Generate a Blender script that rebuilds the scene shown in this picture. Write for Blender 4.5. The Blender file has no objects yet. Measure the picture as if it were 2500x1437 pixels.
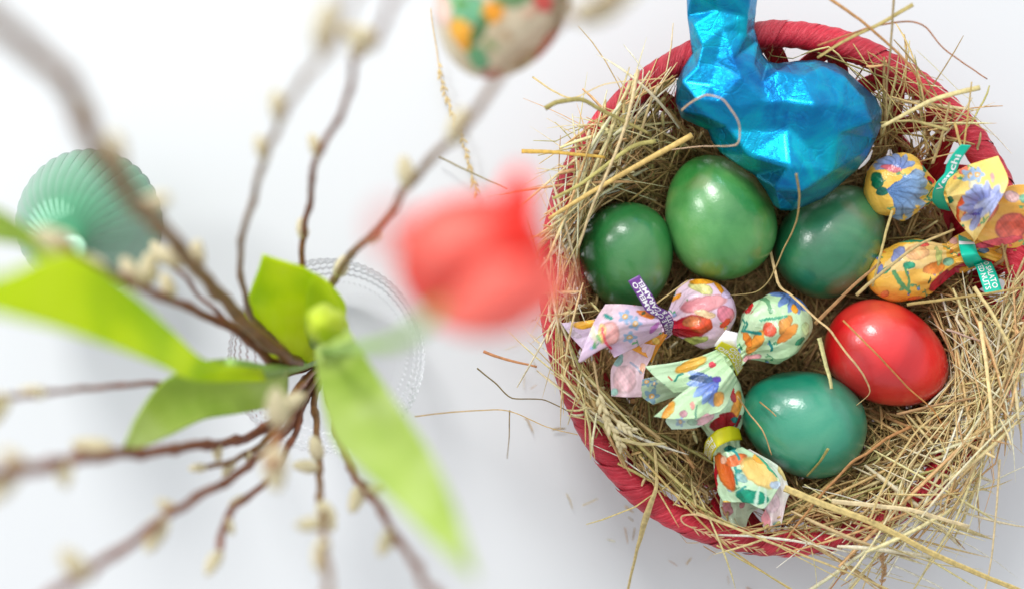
import bpy, bmesh, math, random
import numpy as np
from mathutils import Vector, Matrix, noise
from mathutils.geometry import delaunay_2d_cdt

random.seed(7); rng = np.random.default_rng(11)
PI = math.pi; R = math.radians
SC = bpy.context.scene
COL = SC.collection

# ------------------------------------------------------------------ camera
CAM_Z = 0.70; FOCUS_Z = 0.060; W_F = 0.475
cam_d = bpy.data.cameras.new("camera"); cam = bpy.data.objects.new("camera", cam_d); COL.objects.link(cam)
cam.location = (0, 0, CAM_Z)
cam_d.sensor_width = 36.0
cam_d.lens = 36.0 * (CAM_Z - FOCUS_Z) / W_F
cam_d.clip_start = 0.01; cam_d.clip_end = 50
cam_d.dof.use_dof = True; cam_d.dof.focus_distance = CAM_Z - FOCUS_Z
cam_d.dof.aperture_fstop = 2.9; cam_d.dof.aperture_blades = 0
SC.camera = cam

# ------------------------------------------------------------------ light
world = bpy.data.worlds.new("World"); SC.world = world; world.use_nodes = True
bg = world.node_tree.nodes["Background"]
bg.inputs[1].default_value = 1.0
wt = world.node_tree; _tc = wt.nodes.new('ShaderNodeTexCoord'); _dp = wt.nodes.new('ShaderNodeVectorMath'); _dp.operation = 'DOT_PRODUCT'
_dp.inputs[1].default_value = (-0.42, 0.86, 0.10); wt.links.new(_tc.outputs['Generated'], _dp.inputs[0])
_mr = wt.nodes.new('ShaderNodeMapRange'); _mr.inputs[1].default_value = -1; _mr.inputs[2].default_value = 1; wt.links.new(_dp.outputs['Value'], _mr.inputs[0])
_rp = wt.nodes.new('ShaderNodeValToRGB'); wt.links.new(_mr.outputs[0], _rp.inputs[0])     # a bright room: white window side, dimmer far side
_rp.color_ramp.elements[0].position = .36; _rp.color_ramp.elements[0].color = (.66, .66, .67, 1)
_rp.color_ramp.elements[1].position = .72; _rp.color_ramp.elements[1].color = (1.36, 1.385, 1.42, 1)
wt.links.new(_rp.outputs[0], bg.inputs[0])

def window_lamp(name, az, elev, dist, size, watts, col):
    d = bpy.data.lights.new(name, 'AREA'); d.shape = 'RECTANGLE'; d.size = size[0]; d.size_y = size[1]
    d.energy = watts; d.color = col
    o = bpy.data.objects.new(name, d); COL.objects.link(o)
    v = Vector((math.sin(az) * math.cos(elev), math.cos(az) * math.cos(elev), math.sin(elev))) * dist
    t = Vector((0.08, 0, 0))
    o.location = t + v
    o.rotation_euler = (-v).to_track_quat('-Z', 'Y').to_euler()
    return o
window_lamp('window_light', R(-19), R(43), 1.8, (0.42, 0.40), 18.5, (1.0, 0.985, 0.96))
window_lamp('side_window_light', R(-62), R(38), 1.8, (0.32, 0.34), 7, (1.0, 0.985, 0.96))

SC.view_settings.view_transform = 'Standard'; SC.view_settings.look = 'None'
SC.view_settings.exposure = 0.0; SC.view_settings.gamma = 1.0
cy = SC.cycles
cy.use_denoising = True
cy.max_bounces = 10; cy.diffuse_bounces = 5; cy.glossy_bounces = 4; cy.transmission_bounces = 8; cy.transparent_max_bounces = 24
cy.caustics_reflective = False; cy.caustics_refractive = False
cy.sample_clamp_indirect = 4.0; cy.use_adaptive_sampling = False

# ------------------------------------------------------------------ helpers
def P(px, py, z):
    s = W_F / 2500.0 * (CAM_Z - z) / (CAM_Z - FOCUS_Z)
    return Vector(((px - 1250) * s, -(py - 718.5) * s, z))
def mm(px, z=FOCUS_Z):                      # a length in photo pixels at height z, in metres
    return px * W_F / 2500.0 * (CAM_Z - z) / (CAM_Z - FOCUS_Z)
def lin(c):
    out = []
    for v in c:
        v = v / 255.0
        out.append(v / 12.92 if v <= 0.04045 else ((v + 0.055) / 1.055) ** 2.4)
    return tuple(out)
def linv(a):
    a = np.asarray(a, float) / 255.0
    return np.where(a <= 0.04045, a / 12.92, ((a + 0.055) / 1.055) ** 2.4)

def tag(o, label=None, cat=None, group=None, kind=None):
    if label: o['label'] = label
    if cat: o['category'] = cat
    if group: o['group'] = group
    if kind: o['kind'] = kind
    return o
def empty(name, loc, label=None, cat=None, group=None):
    o = bpy.data.objects.new(name, None); COL.objects.link(o); o.location = loc
    o.empty_display_size = 0.01
    return tag(o, label, cat, group)
def link(name, me, mat, parent=None, smooth=True):
    o = bpy.data.objects.new(name, me); COL.objects.link(o)
    if mat is not None and len(me.materials) == 0: me.materials.append(mat)
    if smooth and len(me.polygons): me.polygons.foreach_set('use_smooth', [True] * len(me.polygons))
    if parent is not None:
        o.parent = parent
        # vertices are in world space; parents are unrotated empties
        o.location = -Vector(parent.location)
    return o
def mesh(name, verts, faces, mat, parent=None, smooth=True, colors=None):
    me = bpy.data.meshes.new(name)
    me.from_pydata([tuple(v) for v in verts], [], faces); me.update()
    if colors is not None:
        ca = me.color_attributes.new('tint', 'FLOAT_COLOR', 'POINT')
        c = np.ones((len(verts), 4), np.float32); c[:, :3] = np.asarray(colors)[:, :3]
        ca.data.foreach_set('color', c.ravel())
    return link(name, me, mat, parent, smooth)
def fast_mesh(name, V, F, mat, colors=None, parent=None, smooth=True):
    me = bpy.data.meshes.new(name)
    V = np.asarray(V, np.float32); F = np.asarray(F, np.int32)
    k = F.shape[1]
    me.vertices.add(len(V)); me.vertices.foreach_set('co', V.ravel())
    me.loops.add(F.size); me.loops.foreach_set('vertex_index', F.ravel())
    me.polygons.add(len(F)); me.polygons.foreach_set('loop_start', np.arange(0, F.size, k, dtype=np.int32))
    me.update(calc_edges=True); me.validate()
    if colors is not None:
        ca = me.color_attributes.new('tint', 'FLOAT_COLOR', 'POINT')
        c = np.ones((len(V), 4), np.float32); c[:, :3] = colors
        ca.data.foreach_set('color', c.ravel())
    return link(name, me, mat, parent, smooth)

def catmull(pts, n):
    p = np.asarray(pts, float)
    if len(p) == 2:
        t = np.linspace(0, 1, n)[:, None]; return p[0] * (1 - t) + p[1] * t
    seg = np.linalg.norm(np.diff(p, axis=0), axis=1); seg = np.maximum(seg, 1e-9)
    cum = np.concatenate([[0], np.cumsum(seg)]); cum /= cum[-1]
    ext = np.vstack([2 * p[0] - p[1], p, 2 * p[-1] - p[-2]])
    out = []
    for u in np.linspace(0, 1, n):
        i = min(np.searchsorted(cum, u, side='right') - 1, len(p) - 2)
        t = (u - cum[i]) / (cum[i + 1] - cum[i])
        a, b, c, d = ext[i], ext[i + 1], ext[i + 2], ext[i + 3]
        # non-overshooting mix of catmull and linear
        cr = 0.5 * (2 * b + (c - a) * t + (2 * a - 5 * b + 4 * c - d) * t * t + (3 * b - a - 3 * c + d) * t ** 3)
        out.append(0.75 * cr + 0.25 * (b + (c - b) * t))
    return np.array(out)
def polyline(pts, n):
    p = np.asarray(pts, float)
    seg = np.linalg.norm(np.diff(p, axis=0), axis=1); cum = np.concatenate([[0], np.cumsum(seg)])
    u = np.linspace(0, cum[-1], n)
    return np.stack([np.interp(u, cum, p[:, k]) for k in range(p.shape[1])], 1)

def tube(path, radii, sides=8, flat=1.0):
    """tapered tube along world points -> verts, faces"""
    path = [Vector(p) for p in path]; V = []; F = []
    prev = None
    for i, p in enumerate(path):
        t = (path[min(i + 1, len(path) - 1)] - path[max(i - 1, 0)]).normalized()
        if prev is None:
            ref = Vector((0, 0, 1)) if abs(t.z) < 0.9 else Vector((1, 0, 0))
            prev = t.cross(ref).normalized()
        a = (prev - t * prev.dot(t)).normalized(); b = t.cross(a); prev = a
        for k in range(sides):
            th = 2 * PI * k / sides
            V.append(p + a * (math.cos(th) * radii[i]) + b * (math.sin(th) * radii[i] * flat))
    for i in range(len(path) - 1):
        for k in range(sides):
            k2 = (k + 1) % sides
            F.append((i * sides + k, i * sides + k2, (i + 1) * sides + k2, (i + 1) * sides + k))
    F.append(tuple(range(sides))[::-1]); F.append(tuple((len(path) - 1) * sides + k for k in range(sides)))
    return V, F

# ------------------------------------------------------------------ materials
class NT:
    def __init__(s, name):
        s.m = bpy.data.materials.new(name); s.m.use_nodes = True; s.t = s.m.node_tree
        s.b = s.t.nodes['Principled BSDF']; s.out = s.t.nodes['Material Output']
    def n(s, typ, **kw):
        nd = s.t.nodes.new(typ)
        for k, v in kw.items():
            if k in nd.inputs: nd.inputs[k].default_value = v
            else: setattr(nd, k, v)
        return nd
    def l(s, a, b): s.t.links.new(a, b)
    def coord(s, scale=(1, 1, 1), which='Object', rot=(0, 0, 0)):
        tc = s.n('ShaderNodeTexCoord'); mp = s.n('ShaderNodeMapping'); mp.inputs['Scale'].default_value = scale
        mp.inputs['Rotation'].default_value = rot
        s.l(tc.outputs[which], mp.inputs[0]); return mp.outputs[0]
    def noise(s, vec, scale, detail=4, rough=.55, dist=0):
        nd = s.n('ShaderNodeTexNoise'); nd.inputs['Scale'].default_value = scale; nd.inputs['Detail'].default_value = detail
        nd.inputs['Roughness'].default_value = rough; nd.inputs['Distortion'].default_value = dist
        s.l(vec, nd.inputs['Vector']); return nd.outputs['Fac']
    def ramp(s, fac, stops):
        r = s.n('ShaderNodeValToRGB'); el = r.color_ramp.elements
        while len(el) < len(stops): el.new(0.5)
        for e, (p, c) in zip(el, stops): e.position = p; e.color = (*c, 1) if len(c) == 3 else c
        s.l(fac, r.inputs[0]); return r.outputs[0]
    def bump(s, h, strength, dist, prev=None):
        b = s.n('ShaderNodeBump'); b.inputs['Strength'].default_value = strength; b.inputs['Distance'].default_value = dist
        s.l(h, b.inputs['Height'])
        if prev is not None: s.l(prev, b.inputs['Normal'])
        s.l(b.outputs[0], s.b.inputs['Normal']); return b.outputs[0]
    def mixc(s, fac, a, b, typ='MIX'):
        m = s.n('ShaderNodeMix', data_type='RGBA', blend_type=typ)
        if isinstance(fac, float): m.inputs[0].default_value = fac
        else: s.l(fac, m.inputs[0])
        for k, v in ((6, a), (7, b)):
            if isinstance(v, tuple): m.inputs[k].default_value = (*v, 1)
            else: s.l(v, m.inputs[k])
        return m.outputs[2]
    def set(s, **kw):
        for k, v in kw.items():
            k = k.replace('_', ' ')
            if isinstance(v, tuple) and len(v) == 3: v = (*v, 1)
            s.b.inputs[k].default_value = v
        return s

def m_table():
    n = NT('white_table'); v = n.coord()
    f = n.noise(v, 3.0, 3); n.l(n.ramp(f, [(0.3, (.615, .636, .654)), (0.7, (.625, .646, .664))]), n.b.inputs['Base Color'])
    n.set(Roughness=.45); n.b.inputs['Specular IOR Level'].default_value = .25
    n.bump(n.noise(v, 900, 2), .05, .0005)
    return n.m
def m_egg(name, dark, mid, light, warm, seed):
    n = NT(name); v = n.coord((1, 1, 1)); mp = v.node; mp.inputs['Location'].default_value = (seed, seed * .7, 0)
    f = n.noise(v, 26, 4, .5, .5)
    base = n.ramp(f, [(0.30, dark), (0.5, mid), (0.72, light)])
    f2 = n.ramp(n.noise(v, 18, 2, .5, 1.2), [(0.60, (0, 0, 0)), (0.78, (1, 1, 1))])
    f2s = n.n('ShaderNodeMath', operation='MULTIPLY'); n.l(f2, f2s.inputs[0]); f2s.inputs[1].default_value = .45
    c = n.mixc(f2s.outputs[0], base, warm)
    vor = n.n('ShaderNodeTexVoronoi'); vor.inputs['Scale'].default_value = 520; n.l(v, vor.inputs['Vector'])
    sp = n.ramp(vor.outputs['Distance'], [(0.06, (1, 1, 1)), (0.16, (0, 0, 0))])
    sps = n.n('ShaderNodeMath', operation='MULTIPLY'); n.l(sp, sps.inputs[0]); n.l(n.ramp(n.noise(v, 60, 2), [(.52, (0, 0, 0)), (.62, (1, 1, 1))]), sps.inputs[1])
    sq = n.n('ShaderNodeMath', operation='MULTIPLY'); n.l(sps.outputs[0], sq.inputs[0]); sq.inputs[1].default_value = .35
    c = n.mixc(sq.outputs[0], c, light)
    n.l(c, n.b.inputs['Base Color'])
    n.set(Roughness=.36); n.b.inputs['Coat Weight'].default_value = 1.0; n.b.inputs['Coat Roughness'].default_value = .19; n.b.inputs['Coat IOR'].default_value = 1.5; n.b.inputs['Specular IOR Level'].default_value = .5
    n.b.inputs['Subsurface Weight'].default_value = 0.0
    b1 = n.bump(n.noise(v, 900, 3, .6), .15, .0005)
    n.bump(n.noise(v, 160, 3), .22, .0008, b1)
    n.l(n.b.inputs['Normal'].links[0].from_socket, n.b.inputs['Coat Normal'])
    return n.m
def m_foil():
    n = NT('blue_foil'); v = n.coord()
    n.set(Metallic=.9, Roughness=.29); n.b.inputs['Coat Weight'].default_value = .2; n.b.inputs['Coat Roughness'].default_value = .14
    f = n.noise(v, 38, 4, .6, 1.0)
    n.l(n.ramp(f, [(0.3, lin((0, 98, 164))), (0.5, lin((0, 140, 190))), (0.72, lin((0, 182, 200)))]), n.b.inputs['Base Color'])
    w = n.noise(v, 120, 5, .62, 1.4)
    vo = n.n('ShaderNodeTexVoronoi', feature='DISTANCE_TO_EDGE'); vo.inputs['Scale'].default_value = 95
    wv = n.n('ShaderNodeVectorMath', operation='ADD'); n.l(v, wv.inputs[0])
    nz = n.n('ShaderNodeTexNoise'); nz.inputs['Scale'].default_value = 60; n.l(v, nz.inputs['Vector'])
    sc = n.n('ShaderNodeVectorMath', operation='SCALE'); n.l(nz.outputs['Color'], sc.inputs[0]); sc.inputs['Scale'].default_value = .012
    n.l(sc.outputs[0], wv.inputs[1]); n.l(wv.outputs[0], vo.inputs['Vector'])
    e = n.ramp(vo.outputs['Distance'], [(0.0, (0, 0, 0)), (0.06, (1, 1, 1))])
    b = n.bump(w, .26, .0010)
    b = n.bump(e, .2, .0005, b)
    n.bump(n.noise(v, 260, 4, .6, 3.0), .30, .0006, b)
    return n.m
def m_raffia(name, cols, rough=.36):
    """UV: u along the strip's fibres, v across"""
    n = NT(name); v = n.coord((1, 1, 1), 'UV')
    f = n.noise(n.coord((1.6, 24, 1), 'UV'), 1.0, 6, .72, .2)
    g = n.noise(n.coord((1.0, 8, 1), 'UV'), 1.0, 3)
    oi = n.n('ShaderNodeObjectInfo')
    c = n.ramp(f, [(0.32, cols[0]), (0.5, cols[1]), (0.66, cols[2])])
    c = n.mixc(n.ramp(g, [(0.35, (0, 0, 0)), (0.7, (.55, .55, .55))]), c, cols[1])
    hs = n.n('ShaderNodeHueSaturation'); n.l(c, hs.inputs['Color'])
    mr = n.n('ShaderNodeMapRange'); mr.inputs[3].default_value = .8; mr.inputs[4].default_value = 1.2
    n.l(oi.outputs['Random'], mr.inputs[0]); n.l(mr.outputs[0], hs.inputs['Value'])
    n.l(hs.outputs[0], n.b.inputs['Base Color'])
    n.set(Roughness=rough); n.b.inputs['Specular IOR Level'].default_value = .55
    n.bump(f, .9, .0012)
    return n.m
def m_hay():
    n = NT('hay'); a = n.n('ShaderNodeAttribute', attribute_name='tint')
    v = n.coord(); f = n.noise(v, 500, 3, .6)
    c = n.mixc(1.0, a.outputs['Color'], n.ramp(f, [(0.3, (.72, .70, .66)), (0.7, (1.12, 1.1, 1.05))]), 'MULTIPLY')
    n.l(c, n.b.inputs['Base Color']); n.set(Roughness=.5); n.b.inputs['Specular IOR Level'].default_value = .35
    tr = n.n('ShaderNodeBsdfTranslucent'); n.l(c, tr.inputs[0])
    mx = n.n('ShaderNodeMixShader'); mx.inputs[0].default_value = .28
    n.l(n.b.outputs[0], mx.inputs[1]); n.l(tr.outputs[0], mx.inputs[2]); n.l(mx.outputs[0], n.out.inputs[0])
    return n.m
def m_print():
    n = NT('printed_wrapper'); a = n.n('ShaderNodeAttribute', attribute_name='tint')
    v = n.coord(); f = n.noise(v, 260, 3, .5)
    c = n.mixc(.5, a.outputs['Color'], n.ramp(f, [(0.3, (.86, .86, .86)), (0.7, (1.08, 1.08, 1.08))]), 'MULTIPLY')
    n.l(c, n.b.inputs['Base Color'])
    n.set(Roughness=.22); n.b.inputs['Specular IOR Level'].default_value = .7
    n.bump(n.noise(v, 190, 4, .6, 1.5), .5, .0014)
    tr = n.n('ShaderNodeBsdfTranslucent'); n.l(c, tr.inputs[0])
    mx = n.n('ShaderNodeMixShader'); mx.inputs[0].default_value = .16
    n.l(n.b.outputs[0], mx.inputs[1]); n.l(tr.outputs[0], mx.inputs[2]); n.l(mx.outputs[0], n.out.inputs[0])
    return n.m
def m_plain(name, col, rough=.4, spec=.5, coat=0.0, trans=0.0, nscale=200, vary=.15, bump=.1):
    n = NT(name); v = n.coord(); f = n.noise(v, nscale, 4)
    lo = tuple(c * (1 - vary) for c in col); hi = tuple(min(1, c * (1 + vary)) for c in col)
    c = n.ramp(f, [(0.3, lo), (0.7, hi)]); n.l(c, n.b.inputs['Base Color'])
    n.set(Roughness=rough); n.b.inputs['Specular IOR Level'].default_value = spec
    if coat: n.b.inputs['Coat Weight'].default_value = coat; n.b.inputs['Coat Roughness'].default_value = .12
    n.bump(f, bump, .0006)
    if trans:
        tr = n.n('ShaderNodeBsdfTranslucent'); n.l(c, tr.inputs[0])
        mx = n.n('ShaderNodeMixShader'); mx.inputs[0].default_value = trans
        n.l(n.b.outputs[0], mx.inputs[1]); n.l(tr.outputs[0], mx.inputs[2]); n.l(mx.outputs[0], n.out.inputs[0])
    return n.m
def m_leaf(name, a, b, c3):
    n = NT(name); v = n.coord((1, 1, 1)); f = n.noise(v, 22, 3, .5, .4)
    c = n.ramp(f, [(0.3, a), (0.5, b), (0.72, c3)]); n.l(c, n.b.inputs['Base Color'])
    n.set(Roughness=.4); n.bump(n.noise(v, 300, 2), .1, .0004)
    tr = n.n('ShaderNodeBsdfTranslucent'); n.l(c, tr.inputs[0])
    mx = n.n('ShaderNodeMixShader'); mx.inputs[0].default_value = .5
    n.l(n.b.outputs[0], mx.inputs[1]); n.l(tr.outputs[0], mx.inputs[2]); n.l(mx.outputs[0], n.out.inputs[0])
    return n.m
def m_clear(name, tint, ior=1.45, bumpy=True):
    n = NT(name); n.t.nodes.remove(n.b)
    tr = n.n('ShaderNodeBsdfTransparent'); tr.inputs[0].default_value = (*tint, 1)
    gl = n.n('ShaderNodeBsdfGlossy'); gl.inputs['Roughness'].default_value = .05; gl.inputs[0].default_value = (1, 1, 1, 1)
    lw = n.n('ShaderNodeFresnel'); lw.inputs['IOR'].default_value = ior
    mx = n.n('ShaderNodeMixShader'); n.l(lw.outputs[0], mx.inputs[0]); n.l(tr.outputs[0], mx.inputs[1]); n.l(gl.outputs[0], mx.inputs[2])
    n.l(mx.outputs[0], n.out.inputs[0]); return n.m

M = {}
M['table'] = m_table()
M['egg_a'] = m_egg('leaf_green_dye', lin((10, 92, 40)), lin((34, 118, 58)), lin((84, 142, 82)), lin((150, 140, 90)), 1.3)
M['egg_b'] = m_egg('light_green_dye', lin((30, 118, 48)), lin((76, 148, 76)), lin((112, 168, 98)), lin((190, 160, 95)), 4.1)
M['egg_c'] = m_egg('bluish_green_dye', lin((10, 86, 54)), lin((34, 114, 76)), lin((76, 138, 94)), lin((140, 110, 80)), 7.7)
M['egg_d'] = m_egg('red_dye', lin((190, 10, 20)), lin((222, 30, 34)), lin((234, 62, 56)), lin((205, 100, 75)), 9.2)
M['egg_e'] = m_egg('teal_dye', lin((4, 112, 88)), lin((28, 138, 108)), lin((74, 158, 124)), lin((90, 130, 110)), 12.4)
M['foil'] = m_foil()
M['raffia'] = m_raffia('red_raffia', [lin((140, 8, 30)), lin((192, 24, 50)), lin((224, 84, 98))])
M['raffia_in'] = m_raffia('dark_red_raffia', [lin((130, 4, 26)), lin((182, 10, 40)), lin((208, 40, 62))], .4)
M['hay'] = m_hay()
M['print'] = m_print()
M['bark'] = m_plain('willow_bark', lin((124, 74, 52)), .5, .4, nscale=180, vary=.35, bump=.3)
M['bark_olive'] = m_plain('olive_willow_bark', lin((124, 88, 52)), .5, .4, nscale=180, vary=.3, bump=.3)
M['bark_grey'] = m_plain('grey_willow_bark', lin((136, 108, 84)), .55, .4, nscale=180, vary=.3, bump=.3)
M['catkin'] = m_plain('catkin_down', lin((238, 226, 190)), .8, .2, nscale=600, vary=.2, bump=.6, trans=.2)
M['scale'] = m_plain('bud_scale', lin((150, 92, 52)), .4, .5, nscale=300, vary=.25, bump=.2)
M['leaf'] = m_leaf('lime_leaf', lin((188, 220, 20)), lin((222, 240, 34)), lin((230, 244, 80)))
M['leaf2'] = m_leaf('pale_leaf', lin((160, 192, 70)), lin((192, 214, 112)), lin((208, 224, 156)))
M['bud'] = m_plain('tulip_bud', lin((196, 216, 40)), .45, .5, trans=.2, nscale=80)
M['stem'] = m_plain('tulip_stem', lin((140, 176, 90)), .5, .4, nscale=80)
M['petal_lit'] = m_plain('lit_coral_petal', lin((255, 140, 126)), .3, .5, nscale=50, vary=.10, trans=.5)  # paler copy of the petal red: highlight put into the colour
M['petal_shaded'] = m_plain('shaded_red_petal', lin((250, 58, 44)), .35, .5, nscale=50, vary=.10, trans=.4)  # deeper copy of the petal red: crease shade put into the colour
M['petal'] = m_plain('red_petal', lin((252, 92, 78)), .3, .5, nscale=50, vary=.12, trans=.5)
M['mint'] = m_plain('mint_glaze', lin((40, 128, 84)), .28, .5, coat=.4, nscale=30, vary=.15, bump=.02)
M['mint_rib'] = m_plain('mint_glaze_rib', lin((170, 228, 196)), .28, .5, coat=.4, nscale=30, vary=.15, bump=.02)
M['glass'] = m_clear('clear_glass', (.992, .992, .994), 1.12)
M['string'] = m_plain('thread', (.75, .72, .66), .6)
M['white_paper'] = m_plain('white_paper', (.8, .8, .8), .5)
BAND = {'purple': m_plain('purple_band', lin((108, 58, 140)), .35, .5, nscale=60, vary=.05, bump=.0),
        'yellow': m_plain('yellow_band', lin((214, 208, 16)), .3, .5, nscale=60, vary=.05, bump=.0),
        'teal': m_plain('teal_band', lin((0, 190, 160)), .35, .5, nscale=60, vary=.05, bump=.0)}
M['ink_white'] = m_plain('white_ink', (.85, .85, .86), .5, nscale=60, vary=.03, bump=0)

# ------------------------------------------------------------------ table
tb = bmesh.new(); bmesh.ops.create_cube(tb, size=1); bmesh.ops.scale(tb, vec=(3.2, 2.4, .03), verts=tb.verts)
bmesh.ops.translate(tb, vec=(0, 0, -.015), verts=tb.verts)
bmesh.ops.bevel(tb, geom=tb.edges[:], offset=.004, segments=2, affect='EDGES')
me = bpy.data.meshes.new('table_top'); tb.to_mesh(me); tb.free()
tag(link('table_top', me, M['table'], smooth=False), 'plain white table top under the basket and the vase', 'table', kind='structure')

# ------------------------------------------------------------------ basket
RIM_Z = 0.060; RIM_R = 0.0060
BC = P(1913, 705, RIM_Z)
BA, BB = mm(568, RIM_Z), mm(620, RIM_Z)
FLOOR_K = 0.62
def wall_pt(th, h, inset=0.0):
    """h 0 at the base, 1 at the rim"""
    k = FLOOR_K + (1 - FLOOR_K) * (h ** 0.8)
    wob = 1 + .008 * math.sin(3 * th + 1) + .006 * math.sin(5 * th)
    k = k * wob - inset
    return Vector((BC.x + BA * k * math.cos(th), BC.y + BB * k * math.sin(th), 0.004 + (RIM_Z - 0.004) * h))
basket = empty('basket', (BC.x, BC.y, 0), 'round red raffia basket with an openwork wall, filled with hay', 'basket')
def uv_grid(name, grid, uvs, mat, parent, close_v=False):
    nu, nv = len(grid), len(grid[0])
    V = [p for row in grid for p in row]; F = []; U = []
    for i in range(nu - 1):
        for j in range(nv - (0 if close_v else 1)):
            j2 = (j + 1) % nv
            F.append((i * nv + j, i * nv + j2, (i + 1) * nv + j2, (i + 1) * nv + j))
            ju = j + 1
            U += [uvs(i / (nu - 1), j / nv), uvs(i / (nu - 1), ju / nv), uvs((i + 1) / (nu - 1), ju / nv), uvs((i + 1) / (nu - 1), j / nv)]
    me = bpy.data.meshes.new(name); me.from_pydata([tuple(v) for v in V], [], F); me.update()
    ul = me.uv_layers.new(name='UVMap')
    for k, u in enumerate(U): ul.data[k].uv = u
    return link(name, me, mat, parent)
# rim core and wraps
NW = 44
for w in range(NW):
    th0 = 2 * PI * w / NW + random.uniform(-.015, .015); dth = 2 * PI / NW * 1.30
    slant = .06 + random.uniform(-.012, .012); rr0 = RIM_R * random.uniform(.93, 1.06)
    grid = []; NU, NV = 12, 18
    sd = random.random() * 50
    for i in range(NU + 1):
        u = i / NU; row = []
        for j in range(NV):
            ph = 2 * PI * j / NV
            th = th0 + dth * u + slant * math.sin(ph * 0.5 - .4) * 1.6
            c = wall_pt(th, 1.0); e = Vector((BA * math.cos(th), BB * math.sin(th), 0)).normalized()
            rr = rr0 * (1 + .05 * math.sin(u * PI) + .07 * (1 - u) ** 3 - .10 * u ** 3) + .00035 * noise.noise(Vector((ph * 2, u * 4, sd)))
            rr += .00022 * math.sin(u * 19 + sd + math.sin(ph)) 
            row.append(c + e * (rr * math.cos(ph)) + Vector((0, 0, rr * .95 * math.sin(ph))))
        grid.append(row)
    du = random.random() * 9
    uv_grid('raffia_wrap', grid, lambda a, b, du=du: (b * 3 + du, a * .7 + du), M['raffia'], basket, close_v=True)
# ring bands
def ring_band(h0, h1, th0=0, th1=2 * PI, n=160, inset=0.004, name='weave_ring', bulge=.0012):
    grid = []
    for i in range(n + 1):
        th = th0 + (th1 - th0) * i / n
        row = []
        for j, t in enumerate((0, .25, .5, .75, 1.0)):
            p = wall_pt(th, h0 + (h1 - h0) * t + .012 * math.sin(th * 17), inset - bulge / BA * math.sin(t * PI) * 1.0 - .004)
            row.append(p)
        grid.append(row)
    o = uv_grid(name, grid, lambda a, b: (a * 60, b * .9), M['raffia_in'], basket)
    s = o.modifiers.new('thick', 'SOLIDIFY'); s.thickness = .0012
    return o
ring_band(.40, .53); ring_band(.06, .16); 
# zigzag strips
def strip(th0, h0, th1, h1, w, inset):
    grid = []; n = 8
    for i in range(n + 1):
        t = i / n; row = []
        th = th0 + (th1 - th0) * t; h = h0 + (h1 - h0) * t
        for k in (-1, -.4, .4, 1):
            row.append(wall_pt(th + k * w * .5 / BA, max(.0, h), inset + .004 * (1 - k * k) - .010 * math.sin(t * PI)))
        grid.append(row)
    o = uv_grid('raffia_strip', grid, lambda a, b: (a * 1.2, b * .5 + th0 * 3), M['raffia_in'], basket)
    s = o.modifiers.new('thick', 'SOLIDIFY'); s.thickness = .0010
NZ = 21
for row, (ha, hb) in enumerate(((.51, .97), (.14, .42))):
    for k in range(NZ):
        a0 = 2 * PI * (k + .5 * row) / NZ; d = 2 * PI / NZ * .5
        strip(a0, ha, a0 + d, hb, .0105 if row == 0 else .009, .002)
        strip(a0 + d, hb, a0 + 2 * d, ha, .0105 if row == 0 else .009, .010)
# base disc: woven mat
grid = []
for i in range(20):
    k = (i / 19) * FLOOR_K * 1.03
    grid.append([Vector((BC.x + BA * k * math.cos(t), BC.y + BB * k * math.sin(t), .004 + .0012 * math.sin(i * 2.6))) for t in np.linspace(0, 2 * PI, 96, endpoint=False)])
o = uv_grid('base', grid, lambda a, b: (b * 60, a * 5), M['raffia_in'], basket, close_v=True)
s = o.modifiers.new('thick', 'SOLIDIFY'); s.thickness = .002; s.offset = 1

# ------------------------------------------------------------------ eggs
EGGS = []
def egg(px, py, a, b, deg, z, mat, label, blunt=1, tilt=0, group='dyed eggs in the hay'):
    """a: half length, b: half width in photo pixels; deg: direction of the blunt end, counter-clockwise from right"""
    c = P(px, py, z); A = mm(a, z + .008); B = mm(b, z + .008); V = []; F = []
    nu, nv = 56, 64
    d = Vector((math.cos(R(deg)), math.sin(R(deg)), math.sin(R(tilt)))).normalized()
    sd = Vector((0, 0, 1)).cross(d).normalized(); up = d.cross(sd)
    for i in range(nu + 1):
        t = PI * i / nu; x = math.cos(t); r = math.sin(t)
        k = 1 + .12 * x - .03 * (1 - x * x)
        for j in range(nv):
            ph = 2 * PI * j / nv
            V.append(d * (A * x) + sd * (B * r * k * 1.02 * math.cos(ph)) + up * (B * r * k * 1.02 * math.sin(ph)))
    for i in range(nu):
        for j in range(nv):
            j2 = (j + 1) % nv; F.append((i * nv + j, i * nv + j2, (i + 1) * nv + j2, (i + 1) * nv + j))
    me = bpy.data.meshes.new('egg'); me.from_pydata([tuple(v) for v in V], [], F); me.update()
    bm = bmesh.new(); bm.from_mesh(me); bmesh.ops.remove_doubles(bm, verts=bm.verts, dist=1e-5); bmesh.ops.recalc_face_normals(bm, faces=bm.faces); bm.to_mesh(me); bm.free()
    o = link('egg', me, mat); o.location = c
    tag(o, label, 'egg', group)
    EGGS.append((px, py, a, b, deg, z))
    return o
egg(1530, 627, 136, 116, 95, .040, M['egg_a'], 'dark green dyed egg at the left, behind the purple tag', tilt=12)
egg(1754, 530, 158, 134, -68, .043, M['egg_b'], 'light leaf green egg below the blue foil bunny, largest of the green ones')
egg(2030, 586, 150, 124, 230, .038, M['egg_c'], 'bluish dark green egg partly under the foil bunny, right of the light green one')
egg(2166, 866, 157, 124, 152, .044, M['egg_d'], 'glossy red dyed egg, the only red one')
egg(1960, 1030, 156, 130, -20, .044, M['egg_e'], 'teal dyed egg at the bottom, below the red one')

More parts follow.
